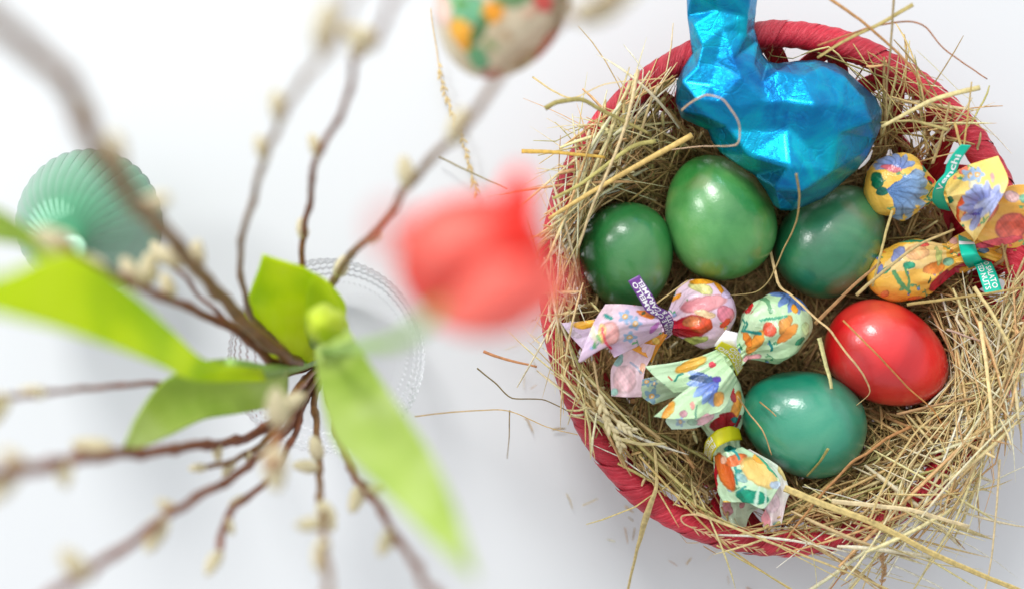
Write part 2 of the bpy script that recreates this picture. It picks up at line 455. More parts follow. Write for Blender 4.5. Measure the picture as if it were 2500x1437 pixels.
# ------------------------------------------------------------------ foil bunny
OUT = [(1672, -95), (1676, -30), (1678, 40), (1686, 100), (1690, 132), (1668, 165), (1652, 200), (1650, 250), (1664, 288), (1700, 306), (1728, 318),
       (1738, 345), (1758, 372), (1800, 402), (1842, 428), (1868, 462), (1888, 500), (1906, 514), (1932, 514), (1968, 502), (2005, 486), (2050, 452),
       (2092, 415), (2118, 380), (2138, 340), (2152, 305), (2152, 268), (2138, 238), (2112, 215), (2090, 196), (2064, 172), (2038, 156), (1990, 148),
       (1940, 150), (1900, 156), (1876, 152), (1862, 132), (1850, 100), (1842, 70), (1846, 20), (1852, -40), (1852, -95), (1815, -112), (1768, -96), (1715, -112)]
def bunny():
    out = np.array(OUT, float)
    def dist_out(p):
        a = out; b = np.roll(out, -1, 0); ab = b - a; t = np.clip(((p - a) * ab).sum(1) / (ab ** 2).sum(1), 0, 1)
        return np.sqrt((((a + ab * t[:, None]) - p) ** 2).sum(1).min())
    def inside(p):
        x, y = p; c = False; n = len(out)
        for i in range(n):
            x1, y1 = out[i]; x2, y2 = out[(i + 1) % n]
            if (y1 > y) != (y2 > y) and x < (x2 - x1) * (y - y1) / (y2 - y1) + x1: c = not c
        return c
    def segd(p, a, b):
        a = np.array(a, float); b = np.array(b, float); ab = b - a
        t = np.clip(np.dot(p - a, ab) / np.dot(ab, ab), 0, 1); return np.linalg.norm(p - a - ab * t)
    def height(p):          # in px
        d = dist_out(p)
        Rr = 108 if p[1] > 150 else 74
        if p[0] < 1850 and p[1] > 130: Rr = 88
        m = min(d, Rr); h = math.sqrt(max(0, m * (2 * Rr - m))) * .98
        h -= 26 * math.exp(-(segd(p, (1762, -110), (1752, 120)) / 15) ** 2)              # between the ears
        h -= 20 * math.exp(-(segd(p, (1690, 135), (1858, 130)) / 24) ** 2)               # brow
        h -= 20 * math.exp(-(segd(p, (1858, 175), (1850, 300)) / 14) ** 2)               # neck
        h -= 16 * math.exp(-(segd(p, (1735, 315), (1815, 300)) / 16) ** 2)               # chin
        h += 20 * math.exp(-(((p - np.array([1960, 440])) ** 2).sum()) / 60. ** 2)         # haunch/front leg
        h -= 12 * math.exp(-(segd(p, (1850, 320), (1960, 380)) / 22) ** 2)
        h += 16 * math.exp(-(((p - np.array([2020, 290])) ** 2).sum()) / 80. ** 2)
        h -= 14 * math.exp(-(segd(p, (2085, 215), (2110, 400)) / 14) ** 2)               # in front of the tail
        return max(2.0, h)
    rnd = random.Random(5)
    pts = [tuple(p) for p in out]; nb = len(pts)
    tries = 0; ins = []
    while tries < 5000:
        tries += 1
        p = np.array([rnd.uniform(1650, 2155), rnd.uniform(-110, 515)])
        md = 42 if (p[0] < 1860 and p[1] < 330) else 58
        if not inside(p) or dist_out(p) < 12: continue
        if all((p[0] - q[0]) ** 2 + (p[1] - q[1]) ** 2 > md * md for q in ins): ins.append(tuple(p))
    pts += ins
    vv, ee, ff, *_ = delaunay_2d_cdt([Vector(p) for p in pts], [(i, (i + 1) % nb) for i in range(nb)], [], 1, 1e-4)
    bm = bmesh.new()
    def zmid(x, y): return .066 + .012 * max(0, min(1, (330 - y) / 400.0))
    top = []; bot = []
    for i, v in enumerate(vv):
        p = np.array([v.x, v.y]); z = zmid(*p)
        if i < nb or dist_out(p) < 1:
            h = 0
            t = bm.verts.new(P(p[0], p[1], z)); top.append(t); bot.append(t)
        else:
            h = height(p) * rnd.uniform(.74, 1.10)
            hm = mm(h, .075)
            top.append(bm.verts.new(P(p[0], p[1], z + hm))); bot.append(bm.verts.new(P(p[0], p[1], z - hm * .75)))
    for f in ff:
        bm.faces.new([top[i] for i in f]); 
        try: bm.faces.new([bot[i] for i in reversed(f)])
        except ValueError: pass
    bmesh.ops.recalc_face_normals(bm, faces=bm.faces)
    bmesh.ops.subdivide_edges(bm, edges=bm.edges, cuts=7, use_grid_fill=True)
    for _ in range(0): bmesh.ops.smooth_vert(bm, verts=bm.verts, factor=.5, use_axis_x=True, use_axis_y=True, use_axis_z=True)
    bm.normal_update()
    for v in bm.verts:
        q = v.co * 85; q2 = v.co * 260
        n1 = 1 - abs(noise.noise(q)) * 2; n2 = noise.turbulence(q2, 3, True)
        v.co += v.normal * (.00016 * n1 + .00022 * (n2 - .5))
    me = bpy.data.meshes.new('foil_body'); bm.to_mesh(me); bm.free()
    root = empty('chocolate_bunny', P(1900, 300, .05), 'chocolate bunny in crinkled blue foil, lying on the hay at the top of the basket', 'chocolate bunny')
    link('foil_body', me, M['foil'], root)
    # sliver of the white base label
    V = []; F = []
    for i, (a, b) in enumerate([((2094, 410), (2096, 414)), ((2106, 398), (2111, 404)), ((2118, 384), (2124, 389)), ((2128, 366), (2131, 368))]):
        V += [P(*a, .066), P(*b, .062), P(*b, .060), P(*a, .062)]
    for i in range(3):
        for k in range(4): F.append((i * 4 + k, i * 4 + (k + 1) % 4, i * 4 + 4 + (k + 1) % 4, i * 4 + 4 + k))
    mesh('base_label', V, F, M['white_paper'], root)
bunny()

# ------------------------------------------------------------------ lofted sheets and prints
def loft_pts(rows, nu, nv):
    rr = [polyline([(a, b, c * 5000) for a, b, c in r], nv) if len(r) < 3 else catmull([(a, b, c * 5000) for a, b, c in r], nv) for r in rows]
    g = np.stack([catmull([r[j] for r in rr], nu) for j in range(nv)], 1)
    g[..., 2] /= 5000
    return g                                    # nu x nv x 3 in (px,py,z)
def grid_world(g):
    s = W_F / 2500.0 * (CAM_Z - g[..., 2]) / (CAM_Z - FOCUS_Z)
    return np.stack([(g[..., 0] - 1250) * s, -(g[..., 1] - 718.5) * s, g[..., 2]], -1)
def grid_faces(nu, nv, close=False):
    i, j = np.meshgrid(np.arange(nu - 1), np.arange(nv if close else nv - 1), indexing='ij'); j2 = (j + 1) % nv
    return np.stack([i * nv + j, i * nv + j2, (i + 1) * nv + j2, (i + 1) * nv + j], -1).reshape(-1, 4)

def nz2(x, y, s, seed=0):
    """cheap smooth noise on arrays"""
    r = np.random.default_rng(seed); out = 0
    for k in range(6):
        a, b, c = r.uniform(-1, 1, 3); f = (1 + .5 * k)
        out = out + np.sin((a * x + b * y) * s * f * 2 + c * 9) / (1 + .4 * k)
    return out / 3
class Print:
    def __init__(s, base, alt=None, seed=0): s.ops = []; s.base = base; s.alt = alt; s.seed = seed
    def ell(s, x, y, a, b, deg, c, c2=None): s.ops.append(('e', x, y, a, b, deg, c, c2)); return s
    def daisy(s, x, y, r, d0, d1, n, c, c2): s.ops.append(('d', x, y, r, d0, d1, n, c, c2)); return s
    def line(s, pts, w, c): s.ops.append(('l', pts, w, c)); return s
    def sprig(s, box, n, cols, seed):
        r = random.Random(seed); new = []
        for k in range(n):
            x, y = r.uniform(box[0], box[2]), r.uniform(box[1], box[3]); a = r.uniform(0, 180); L = r.uniform(7, 16)
            dx, dy = math.cos(R(a)) * L, math.sin(R(a)) * L
            new.append(('l', [(x - dx, y - dy), (x + dy * .25, y - dx * .25), (x + dx, y + dy)], 1.1, (70, 150, 110)))
            new.append(('e', x + dx * .5 + 4, y + dy * .5, 6, 2.6, a + 40, (90, 168, 120), None)); new.append(('e', x - dx * .4 - 4, y - dy * .4, 5.5, 2.4, a - 50, (110, 180, 120), None))
            new.append(('e', x + dx, y + dy, r.uniform(3, 6), r.uniform(3, 5), a, r.choice(cols), None))
        s.ops = new + s.ops; return s
    def forget(s, x, y, r, c=(150, 180, 215)): s.ops.append(('f', x, y, r, c)); return s
    def poly(s, pts, c): s.ops.append(('p', pts, c)); return s
    def paint(s, X, Y):
        wx = X + 3.2 * nz2(X, Y, .05, 3 + s.seed) + 1.2 * nz2(X, Y, .16, 5); wy = Y + 3.2 * nz2(X, Y, .05, 4 + s.seed) + 1.2 * nz2(X, Y, .16, 6)
        C = np.zeros(X.shape + (3,)) + np.array(s.base, float)
        if s.alt is not None:
            t = np.clip(nz2(X, Y, .02, 8 + s.seed) * .8 + .4, 0, 1)[..., None]; C = C * (1 - t) + np.array(s.alt) * t
        for o in s.ops:
            if o[0] == 'e':
                _, x, y, a, b, deg, c, c2 = o; t = R(deg); dx = wx - x; dy = -(wy - y)
                u = dx * math.cos(t) + dy * math.sin(t); v = -dx * math.sin(t) + dy * math.cos(t)
                q = (u / a) ** 2 + (v / b) ** 2; m = np.clip((1.0 - q) * 4 + .5, 0, 1)[..., None]
                cc = np.array(c, float)
                if c2 is not None:
                    g = np.clip(u / a * .5 + .5, 0, 1)[..., None]; cc = cc * (1 - g) + np.array(c2, float) * g
                else: cc = cc * (1 + .16 * nz2(X, Y, .12, 9)[..., None])
                cc = cc * (1 - .16 * np.clip((q - .62) * 4, 0, 1)[..., None])
                C = C * (1 - m) + cc * m
            elif o[0] == 'd':
                _, x, y, r, d0, d1, n, c, c2 = o; dx = wx - x; dy = -(wy - y); rr = np.sqrt(dx * dx + dy * dy)
                an = (np.degrees(np.arctan2(dy, dx)) - d0) % 360; span = d1 - d0
                ph = an / span * n; edge = r * (.80 + .20 * np.abs(np.sin(ph * PI)) + .08 * np.sin(ph * 5.3))
                m = (np.clip((edge - rr) / 3 + .5, 0, 1) * (an < span))[..., None]
                k = np.clip(rr / r, 0, 1)[..., None]; st = (.5 + .5 * np.cos(ph * 2 * PI * 2 + 2 * np.sin(rr * .1)))[..., None]
                cc = np.array(c, float) * (1 - k) + np.array(c2, float) * k; cc = cc * (1 - .22 * st * (np.abs(np.sin(ph * PI)) < .75)[..., None])
                C = C * (1 - m) + cc * m
            elif o[0] == 'l':
                _, pts, w, c = o; d = np.full(X.shape, 1e9)
                for (x1, y1), (x2, y2) in zip(pts[:-1], pts[1:]):
                    ax, ay = x2 - x1, y2 - y1; t = np.clip(((wx - x1) * ax + (wy - y1) * ay) / (ax * ax + ay * ay), 0, 1)
                    d = np.minimum(d, np.hypot(wx - x1 - ax * t, wy - y1 - ay * t))
                m = np.clip((w - d) / 1.5 + .5, 0, 1)[..., None]; C = C * (1 - m) + np.array(c, float) * m
            elif o[0] == 'f':
                _, x, y, r, c = o; dx = wx - x; dy = wy - y; rr = np.hypot(dx, dy); an = np.arctan2(dy, dx)
                m = np.clip((r * (.78 + .22 * np.cos(an * 5)) - rr) / 2 + .5, 0, 1)[..., None]; C = C * (1 - m) + np.array(c, float) * m
                m = np.clip((r * .34 - rr) / 1.5 + .5, 0, 1)[..., None]; C = C * (1 - m) + np.array((232, 176, 90.)) * m
                m = np.clip((r * .16 - rr) / 1.5 + .5, 0, 1)[..., None]; C = C * (1 - m) + np.array((235, 225, 215.)) * m
            elif o[0] == 'p':
                _, pts, c = o; ins = np.zeros(X.shape, bool); n = len(pts)
                for i in range(n):
                    x1, y1 = pts[i]; x2, y2 = pts[(i + 1) % n]
                    if y1 == y2: continue
                    cond = ((y1 > wy) != (y2 > wy)) & (wx < (x2 - x1) * (wy - y1) / (y2 - y1) + x1); ins ^= cond
                C[ins] = np.array(c, float)
        return linv(np.clip(C, 0, 252)) * 1.0

def sheet(name, rows, pr, parent, nu=64, nv=72, amp=6.0, pleat=7, seed=0, mat=None, pale=0.0, thick=.00010):
    """paper sheet lofted through rows from the neck outwards, pleated at the neck and waving at the edge"""
    g = loft_pts(rows, nu, nv); s = np.linspace(0, 1, nu)[:, None]; t = np.linspace(0, 1, nv)[None, :]
    r = np.random.default_rng(seed + 100); ph = r.uniform(0, 6, 4)
    tri = lambda x: 2 / PI * np.arcsin(np.sin(x))
    z = amp * (tri(t * PI * pleat + ph[0] + 1.3 * s) * (1 - s) ** .6 * .55 + np.sin(t * PI * 2.3 + ph[1] + s * 1.5) * s * .9 + tri(t * PI * 4.1 + ph[2] - s * 3) * s * .35
               + .25 * tri(s * 9 + t * 5 + ph[3]))
    edge = np.minimum(1, np.minimum(t, 1 - t) * 8 + .3)
    px = g.copy(); px[..., 2] += mm(1) * z * edge
    col = (pr.paint(g[..., 0], g[..., 1]))
    if pale: col = col * (1 - pale) + np.array(linv((222, 222, 215))) * pale
    o = fast_mesh(name, grid_world(px).reshape(-1, 3), grid_faces(nu, nv), mat or M['print'], col.reshape(-1, 3), parent)
    sm = o.modifiers.new('thick', 'SOLIDIFY'); sm.thickness = thick
    return o

def candy_body(tip, neck, hw, rn, pr, parent, zc, seed=0, fat=.45, ext=.12, ends=.5):
    """wrapped sweet: tip and neck in photo px (centre line), hw half width px, rn neck radius px"""
    tip = np.array(tip, float); neck = np.array(neck, float); ax = neck - tip; L = np.linalg.norm(ax); ax /= L; sd = np.array([-ax[1], ax[0]])
    nu, nv = 170, 180
    s = np.linspace(0, 1 + ext, nu)[:, None]; v = np.linspace(0, 2 * PI, nv, endpoint=False)[None, :]
    body = np.where(s < .88, np.sqrt(np.clip(1 - ((s - .44) / .44) ** 2, 0, 1)) ** (.92), 0)
    prof = np.maximum(0, hw * body); x = np.clip((s - .55) / .45, 0, 1); sm = x * x * (3 - 2 * x)
    rad = np.where(s < .55, prof, np.maximum(prof * (1 - sm) + rn * sm, rn * sm))
    r = np.random.default_rng(seed); ph = r.uniform(0, 6, 8)
    tri = lambda q: 2 / PI * np.arcsin(np.sin(q))
    pl = np.clip((s - .30) / .6, 0, 1)
    ple = tri(v * 7 + ph[0] + .8 * np.sin(3 * s)) * .55 + tri(v * 13 + ph[1] + s) * .45
    rad = rad * (1 + .30 * pl ** 1.3 * ple)
    rad = rad * (1 + .042 * tri(v * 2 + 7 * s + ph[2]) + .040 * tri(v * 3 - 11 * s + ph[3]) + .028 * tri(v * 5 + 17 * s + ph[4]) + .015 * np.abs(np.sin(v * 2.0 + s * 5 + ph[5])))
    cx = tip[0] + ax[0] * L * s + sd[0] * rad * np.cos(v); cyy = tip[1] + ax[1] * L * s + sd[1] * rad * np.cos(v)
    zz = zc + mm(1) * rad * np.sin(v) + 0 * s
    g = np.stack([cx, cyy, zz], -1)
    col = pr.paint(cx + np.where(np.sin(v) < 0, 9, 0), cyy)
    # tip cap falls to radius 0 already
    W = np.zeros(g.shape); W[...] = grid_world(np.stack([cx, cyy, np.full(cx.shape, zc)], -1)); W[..., 2] = zz
    return fast_mesh('wrapped_body', W.reshape(-1, 3), grid_faces(nu, nv, True), M['print'], col.reshape(-1, 3), parent)

def band(rows_a, rows_b, mat, parent, name='band', nu=60, texts=(), white_at=None):
    """strip between edge A (left of travel) and edge B; texts: (string, s0, s1, t_lo, t_hi) printed along the travel"""
    A = catmull([(a, b, c * 5000) for a, b, c in rows_a], nu); B = catmull([(a, b, c * 5000) for a, b, c in rows_b], nu)
    A[:, 2] /= 5000; B[:, 2] /= 5000
    g = np.stack([A + (B - A) * t for t in np.linspace(0, 1, 6)], 1); Wd = grid_world(g)
    o = fast_mesh(name, Wd.reshape(-1, 3), grid_faces(nu, 6), mat, None, parent)
    sm = o.modifiers.new('thick', 'SOLIDIFY'); sm.thickness = .00018; sm.offset = 0
    cen = Wd.mean(1); seg = np.linalg.norm(np.diff(cen, axis=0), axis=1); cum = np.concatenate([[0], np.cumsum(seg)]); tot = cum[-1]
    wid = np.linalg.norm(Wd[:, 0] - Wd[:, -1], axis=1).mean()
    def surf(sf, tf):
        i = np.clip(np.interp(sf * tot, cum, np.arange(nu)), 0, nu - 1.001); i0 = int(i); f = i - i0
        a = Wd[i0, 0] * (1 - f) + Wd[i0 + 1, 0] * f; b = Wd[i0, -1] * (1 - f) + Wd[i0 + 1, -1] * f
        tn = Wd[i0 + 1].mean(0) - Wd[i0].mean(0); nn = np.cross(b - a, tn); nn /= np.linalg.norm(nn) + 1e-12
        if nn[2] < 0 and abs(nn[2]) > .05: nn = -nn
        return a + (b - a) * tf + nn * .00022
    for (txt, s0, s1, tlo, thi) in texts:
        cu = bpy.data.curves.new('print_text', 'FONT'); cu.body = txt; cu.size = 1; cu.resolution_u = 2; cu.offset = .018
        to = bpy.data.objects.new('print_text', cu); COL.objects.link(to)
        bpy.context.view_layer.update()
        me = bpy.data.meshes.new_from_object(to); bpy.data.objects.remove(to)
        bm = bmesh.new(); bm.from_mesh(me); bmesh.ops.triangulate(bm, faces=bm.faces)
        bmesh.ops.subdivide_edges(bm, edges=[e for e in bm.edges if e.calc_length() > .3], cuts=1)
        xs = [v.co.x for v in bm.verts]; x0, x1 = min(xs), max(xs)
        for v in bm.verts:
            sf = s0 + (s1 - s0) * (v.co.x - x0) / (x1 - x0); tf = tlo + (thi - tlo) * (v.co.y / .72)
            v.co = Vector(surf(sf, tf))
        bm.to_mesh(me); bm.free()
        link('lettering', me, M['ink_white'], o, smooth=False).location = (0, 0, 0)
    if white_at:
        V = []; 
        for sf in np.linspace(white_at[0], white_at[1], 5):
            for tf in np.linspace(0, 1, 5): V.append(surf(sf, tf))
        fast_mesh('white_stripe', V, grid_faces(5, 5), M['ink_white'], None, o).location = (0, 0, 0)
    return o

GR = 'wrapped sweets in the basket'
# --- sweet 1: lilac and pink, purple band
PR1 = (Print((222, 196, 226), (232, 204, 214), 1)
       .ell(1711, 740, 56, 20, 12, (228, 140, 150), (240, 170, 175)).ell(1705, 704, 27, 12, -15, (214, 210, 140)).ell(1724, 684, 42, 9, 8, (236, 160, 40))
       .ell(1750, 694, 8, 26, 20, (232, 150, 30)).ell(1635, 716, 13, 11, 20, (20, 140, 140)).ell(1648, 728, 18, 5, 40, (240, 160, 50))
       .ell(1680, 795, 44, 28, 12, (196, 26, 50), (214, 50, 40)).ell(1703, 792, 27, 20, 10, (226, 80, 36)).ell(1680, 782, 20, 13, 10, (206, 120, 70))
       .ell(1711, 765, 27, 9, -14, (248, 212, 165)).ell(1762, 765, 20, 24, 60, (226, 130, 150)).ell(1690, 829, 34, 9, 14, (192, 206, 110)).ell(1762, 786, 16, 7, 40, (230, 70, 30))
       .ell(1768, 720, 14, 10, 0, (210, 190, 225)).ell(1645, 805, 8, 25, 10, (200, 30, 60))
       .forget(1527, 773, 19).forget(1550, 788, 17).forget(1537, 822, 17).ell(1488, 812, 24, 27, 0, (242, 176, 172)).ell(1470, 812, 10, 24, 0, (245, 215, 130)).ell(1463, 826, 5, 10, 20, (120, 180, 110))
       .line([(1470, 800), (1478, 832), (1492, 850)], 3, (232, 70, 90)).ell(1484, 773, 12, 5, -35, (30, 160, 150)).ell(1577, 766, 24, 9, -20, (240, 130, 44)).ell(1570, 764, 5, 5, 0, (90, 90, 40))
       .ell(1448, 812, 8, 26, 15, (226, 220, 190)).ell(1598, 800, 6, 18, -40, (200, 120, 200)))
PR1.sprig((1400, 690, 1790, 870), 14, [(240, 150, 160), (246, 190, 90), (160, 180, 220)], 1)
c1 = empty('wrapped_candy', P(1650, 780, .03), 'pink and lilac wrapped sweet with a purple lettered band', 'sweet', GR)
candy_body((1792, 738), (1612, 800), 80, 24, PR1, c1, .051, 3)
PR1D = Print((236, 200, 212), (226, 190, 206), 2).ell(1508, 875, 14, 20, 0, (120, 170, 165)).ell(1525, 925, 30, 34, 0, (236, 186, 196)).ell(1500, 955, 10, 8, 0, (150, 200, 190)).ell(1568, 900, 8, 14, 0, (240, 170, 130)).line([(1540, 885), (1568, 910)], 3, (150, 160, 190))
sheet('wrapper_tail', [[(1560, 835, .064), (1600, 842, .064)], [(1520, 858, .062), (1590, 872, .062)], [(1492, 900, .066), (1574, 905, .066)], [(1492, 966, .066), (1530, 969, .070), (1566, 968, .066)]], PR1D, c1, seed=2, amp=3, pale=.15)
PR1Y = Print((246, 184, 56), (236, 150, 40), 5).ell(1600, 830, 10, 10, 0, (240, 200, 90))
sheet('wrapper_tail', [[(1604, 800, .062), (1630, 816, .058)], [(1560, 840, .064), (1608, 850, .058)], [(1530, 846, .066), (1580, 872, .062), (1590, 885, .058)]], PR1Y, c1, seed=3, amp=3)
sheet('wrapper_tail', [[(1600, 765, .060), (1600, 800, .060)], [(1500, 770, .066), (1500, 830, .066)], [(1430, 782, .068), (1440, 850, .068)], [(1370, 788, .070), (1395, 822, .070), (1432, 862, .068)]],
      Print((230, 210, 236), None, 2).ell(1430, 790, 30, 12, 10, (246, 184, 56)).ell(1400, 815, 20, 8, -30, (236, 220, 236)), c1, seed=5, amp=3)
sheet('wrapper_tail', [[(1606, 758, .070), (1612, 790, .074), (1618, 812, .068)], [(1575, 748, .070), (1578, 790, .078), (1588, 828, .066)], [(1520, 742, .074), (1515, 800, .080), (1545, 850, .068)],
      [(1478, 742, .076), (1448, 790, .080), (1412, 882, .084), (1448, 862, .080), (1478, 842, .072), (1500, 872, .076)]], PR1, c1, seed=1, amp=6)
band([(1615, 833, .050), (1622, 812, .060), (1618, 796, .068), (1606, 775, .074), (1578, 760, .077), (1561, 731, .079), (1533, 686, .080)],
     [(1624, 828, .050), (1639, 810, .058), (1645, 784, .068), (1631, 760, .073), (1607, 747, .077), (1593, 720, .079), (1561, 671, .080)], BAND['purple'], c1,
     texts=(('SALATA E CARAMELLO', .13, .965, .47, .10), ('TED NUTS & CARAMEL', .13, .965, .92, .55)))
# --- sweet 2: mint, upper, yellow band
PRM = (Print((206, 236, 196), (190, 226, 176), 3)
       .daisy(1945, 700, 66, 190, 330, 7, (50, 84, 160), (120, 150, 205)).ell(1928, 752, 8, 12, 10, (240, 160, 30)).line([(1850, 722), (1868, 735), (1870, 760)], 5, (110, 165, 120)).ell(1828, 748, 6, 17, -25, (200, 40, 40))
       .ell(1902, 790, 15, 26, -35, (224, 150, 60)).ell(1908, 812, 33, 11, 42, (238, 130, 40), (246, 170, 70)).ell(1863, 802, 15, 15, 0, (226, 84, 50)).ell(1835, 834, 32, 12, 62, (240, 158, 60)).ell(1817, 826, 8, 22, 20, (236, 140, 50))
       .line([(1810, 808), (1845, 812)], 3, (20, 140, 140)).line([(1845, 780), (1880, 776), (1905, 770)], 4, (60, 160, 120)).line([(1865, 828), (1874, 855)], 3, (20, 140, 140)).ell(1831, 872, 22, 9, 10, (230, 160, 166))
       .ell(1940, 830, 14, 8, 40, (60, 150, 110)).ell(1805, 775, 5, 12, 0, (220, 110, 120)).line([(1810, 775), (1818, 790), (1810, 808)], 2, (50, 150, 130)).ell(1955, 800, 12, 16, 0, (190, 222, 160))
       .ell(1688, 889, 42, 13, 22, (244, 176, 50), (240, 200, 90)).ell(1740, 888, 9, 8, 0, (232, 70, 90)).line([(1648, 928), (1655, 915), (1668, 911)], 3, (20, 140, 120)).line([(1632, 918), (1640, 926)], 2, (190, 80, 50))
       .daisy(1756, 924, 74, 160, 262, 5, (56, 84, 190), (150, 185, 235)).ell(1716, 924, 34, 9, 175, (50, 84, 130)).ell(1750, 926, 12, 7, 0, (90, 60, 170))
       .ell(1632, 1000, 11, 26, -30, (236, 150, 40), (240, 190, 60)).ell(1754, 972, 13, 20, -20, (244, 180, 90)).ell(1718, 1022, 18, 9, 35, (240, 176, 190)).ell(1690, 990, 5, 13, 0, (240, 160, 150)).forget(1661, 1028, 12)
       .line([(1700, 990), (1695, 1030)], 2, (90, 150, 120)).ell(1668, 1010, 9, 10, 0, (190, 140, 150)).ell(1700, 1030, 9, 6, 0, (150, 190, 160)))
PRM.sprig((1580, 720, 1960, 1040), 26, [(236, 110, 90), (246, 180, 80), (140, 160, 215)], 2)
c2 = empty('wrapped_candy', P(1820, 840, .03), 'mint wrapped sweet with a yellow band and a white band end, beside the pink sweet', 'sweet', GR)
candy_body((1968, 748), (1790, 868), 80, 27, PRM, c2, .053, 8)
PRG = Print((178, 200, 168), (160, 190, 150), 6).forget(1591, 966, 20, (120, 155, 175)).forget(1577, 932, 14, (120, 155, 175)).forget(1596, 935, 11, (120, 155, 175))
sheet('wrapper_tail', [[(1660, 900, .066), (1680, 960, .064)], [(1610, 915, .066), (1640, 970, .064)], [(1568, 925, .066), (1566, 965, .066), (1594, 987, .064)]], PRG, c2, seed=12, amp=3)
sheet('wrapper_tail', [[(1752, 852, .068), (1775, 880, .072)], [(1700, 872, .072), (1735, 920, .075)], [(1640, 885, .074), (1690, 950, .074)], [(1574, 893, .074), (1600, 920, .076), (1645, 958, .074)]], PRM, c2, seed=11, amp=4)
sheet('wrapper_tail', [[(1770, 880, .074), (1790, 905, .076), (1800, 925, .068)], [(1725, 912, .080), (1755, 950, .082), (1788, 950, .070)], [(1655, 965, .080), (1700, 985, .084), (1775, 985, .076)],
      [(1596, 1016, .080), (1640, 1022, .082), (1700, 1020, .086), (1758, 1004, .080)]], PRM, c2, seed=10, amp=6)
sheet('wrapper_tail', [[(1650, 1000, .074), (1750, 990, .074)], [(1625, 1025, .076), (1755, 1010, .076)], [(1640, 1047, .074), (1700, 1043, .076), (1756, 1016, .074)]],
      Print((200, 232, 206), None, 4).ell(1720, 1022, 26, 10, 30, (238, 178, 190)).forget(1661, 1028, 14, (150, 180, 205)).ell(1690, 1030, 12, 8, 0, (150, 190, 160)), c2, seed=14, amp=3, pale=.15)
band([(1799, 916, .052), (1788, 888, .066), (1772, 866, .072), (1745, 850, .078)], [(1813, 897, .052), (1811, 872, .064), (1798, 850, .074), (1762, 832, .080)], BAND['yellow'], c2,
     texts=(('PISTACCHIO', .05, .97, .48, .12), ('PISTACHIO', .05, .80, .92, .56)))
band([(1748, 845, .070), (1744, 843, .072), (1752, 830, .074), (1772, 805, .074)], [(1800, 848, .070), (1800, 846, .072), (1798, 832, .074), (1802, 812, .074)], M['white_paper'], c2, 'band_end')
# --- sweet 3: mint, lower, yellow band
PRL = (Print((200, 234, 196), (214, 240, 206), 7)
       .ell(1790, 985, 14, 38, -15, (234, 156, 50)).ell(1760, 1025, 32, 24, 20, (176, 28, 44)).ell(1776, 955, 9, 22, 20, (180, 30, 44)).ell(1697, 1047, 14, 8, -20, (226, 90, 50)).ell(1798, 1025, 6, 18, -10, (150, 30, 50)).ell(1787, 1020, 8, 8, 0, (20, 120, 120))
       .ell(1712, 1075, 8, 16, -30, (170, 70, 80))
       .ell(1770, 1150, 18, 52, 22, (240, 132, 50), (230, 96, 40)).ell(1796, 1122, 30, 14, 22, (240, 122, 62)).ell(1768, 1122, 8, 12, 0, (244, 190, 160)).ell(1852, 1153, 52, 28, -38, (250, 206, 110), (252, 222, 140))
       .ell(1780, 1094, 18, 8, -10, (30, 140, 130)).line([(1790, 1100), (1805, 1118)], 3, (20, 150, 150)).ell(1836, 1212, 42, 17, -12, (0, 156, 122)).line([(1852, 1190), (1842, 1240)], 4, (214, 240, 220)).line([(1868, 1195), (1868, 1245)], 3, (214, 240, 220)).line([(1820, 1186), (1800, 1200)], 3, (20, 150, 140))
       .ell(1803, 1150, 10, 5, 20, (60, 160, 150)).line([(1796, 1140), (1800, 1180)], 3, (20, 150, 140)).ell(1812, 1165, 16, 9, -30, (160, 205, 200)).ell(1748, 1172, 5, 42, 2, (186, 20, 40)).ell(1854, 1118, 16, 12, -40, (240, 170, 60)).line([(1850, 1110), (1895, 1160)], 3, (60, 170, 130)).line([(1862, 1104), (1905, 1150)], 3, (60, 170, 150))
       .ell(1773, 1228, 12, 6, 0, (246, 200, 90)).ell(1895, 1182, 14, 9, 0, (190, 210, 230)))
PRL.sprig((1690, 940, 1910, 1290), 14, [(236, 110, 90), (246, 180, 80), (150, 190, 215)], 3)
c3 = empty('wrapped_candy', P(1760, 1060, .03), 'mint wrapped sweet with a yellow band, lowest in the basket, left of the teal egg', 'sweet', GR)
candy_body((1742, 905), (1768, 1082), 66, 34, PRL, c3, .044, 15)
sheet('wrapper_tail', [[(1760, 1190, .056), (1900, 1170, .056)], [(1757, 1235, .056), (1860, 1235, .058)], [(1762, 1258, .056), (1790, 1285, .060), (1815, 1304, .056), (1832, 1240, .058)]],
      Print((196, 216, 184), (180, 206, 172), 9).ell(1775, 1240, 13, 18, 0, (190, 110, 120)).ell(1812, 1230, 8, 8, 0, (190, 100, 110)), c3, seed=22, amp=3, pale=.1)
sheet('wrapper_tail', [[(1800, 1100, .058), (1830, 1095, .054)], [(1870, 1160, .064), (1905, 1140, .060)], [(1872, 1230, .066), (1928, 1200, .062)], [(1858, 1262, .064), (1868, 1302, .064), (1882, 1296, .066), (1900, 1310, .062), (1922, 1210, .062)]],
      Print((214, 234, 214), (236, 220, 220), 11).ell(1862, 1255, 14, 32, 24, (240, 160, 170)).ell(1885, 1225, 20, 26, 0, (240, 214, 222)).ell(1912, 1150, 10, 26, 20, (206, 190, 120)).ell(1895, 1280, 10, 8, 0, (140, 190, 180)), c3, seed=23, amp=5)
sheet('wrapper_tail', [[(1742, 1112, .058), (1775, 1100, .068), (1812, 1090, .060)], [(1744, 1160, .060), (1800, 1150, .072), (1862, 1120, .064)], [(1752, 1200, .062), (1820, 1195, .074), (1900, 1165, .066)],
      [(1766, 1225, .064), (1824, 1226, .072), (1866, 1240, .070), (1906, 1182, .068)]], PRL, c3, seed=21, amp=6)
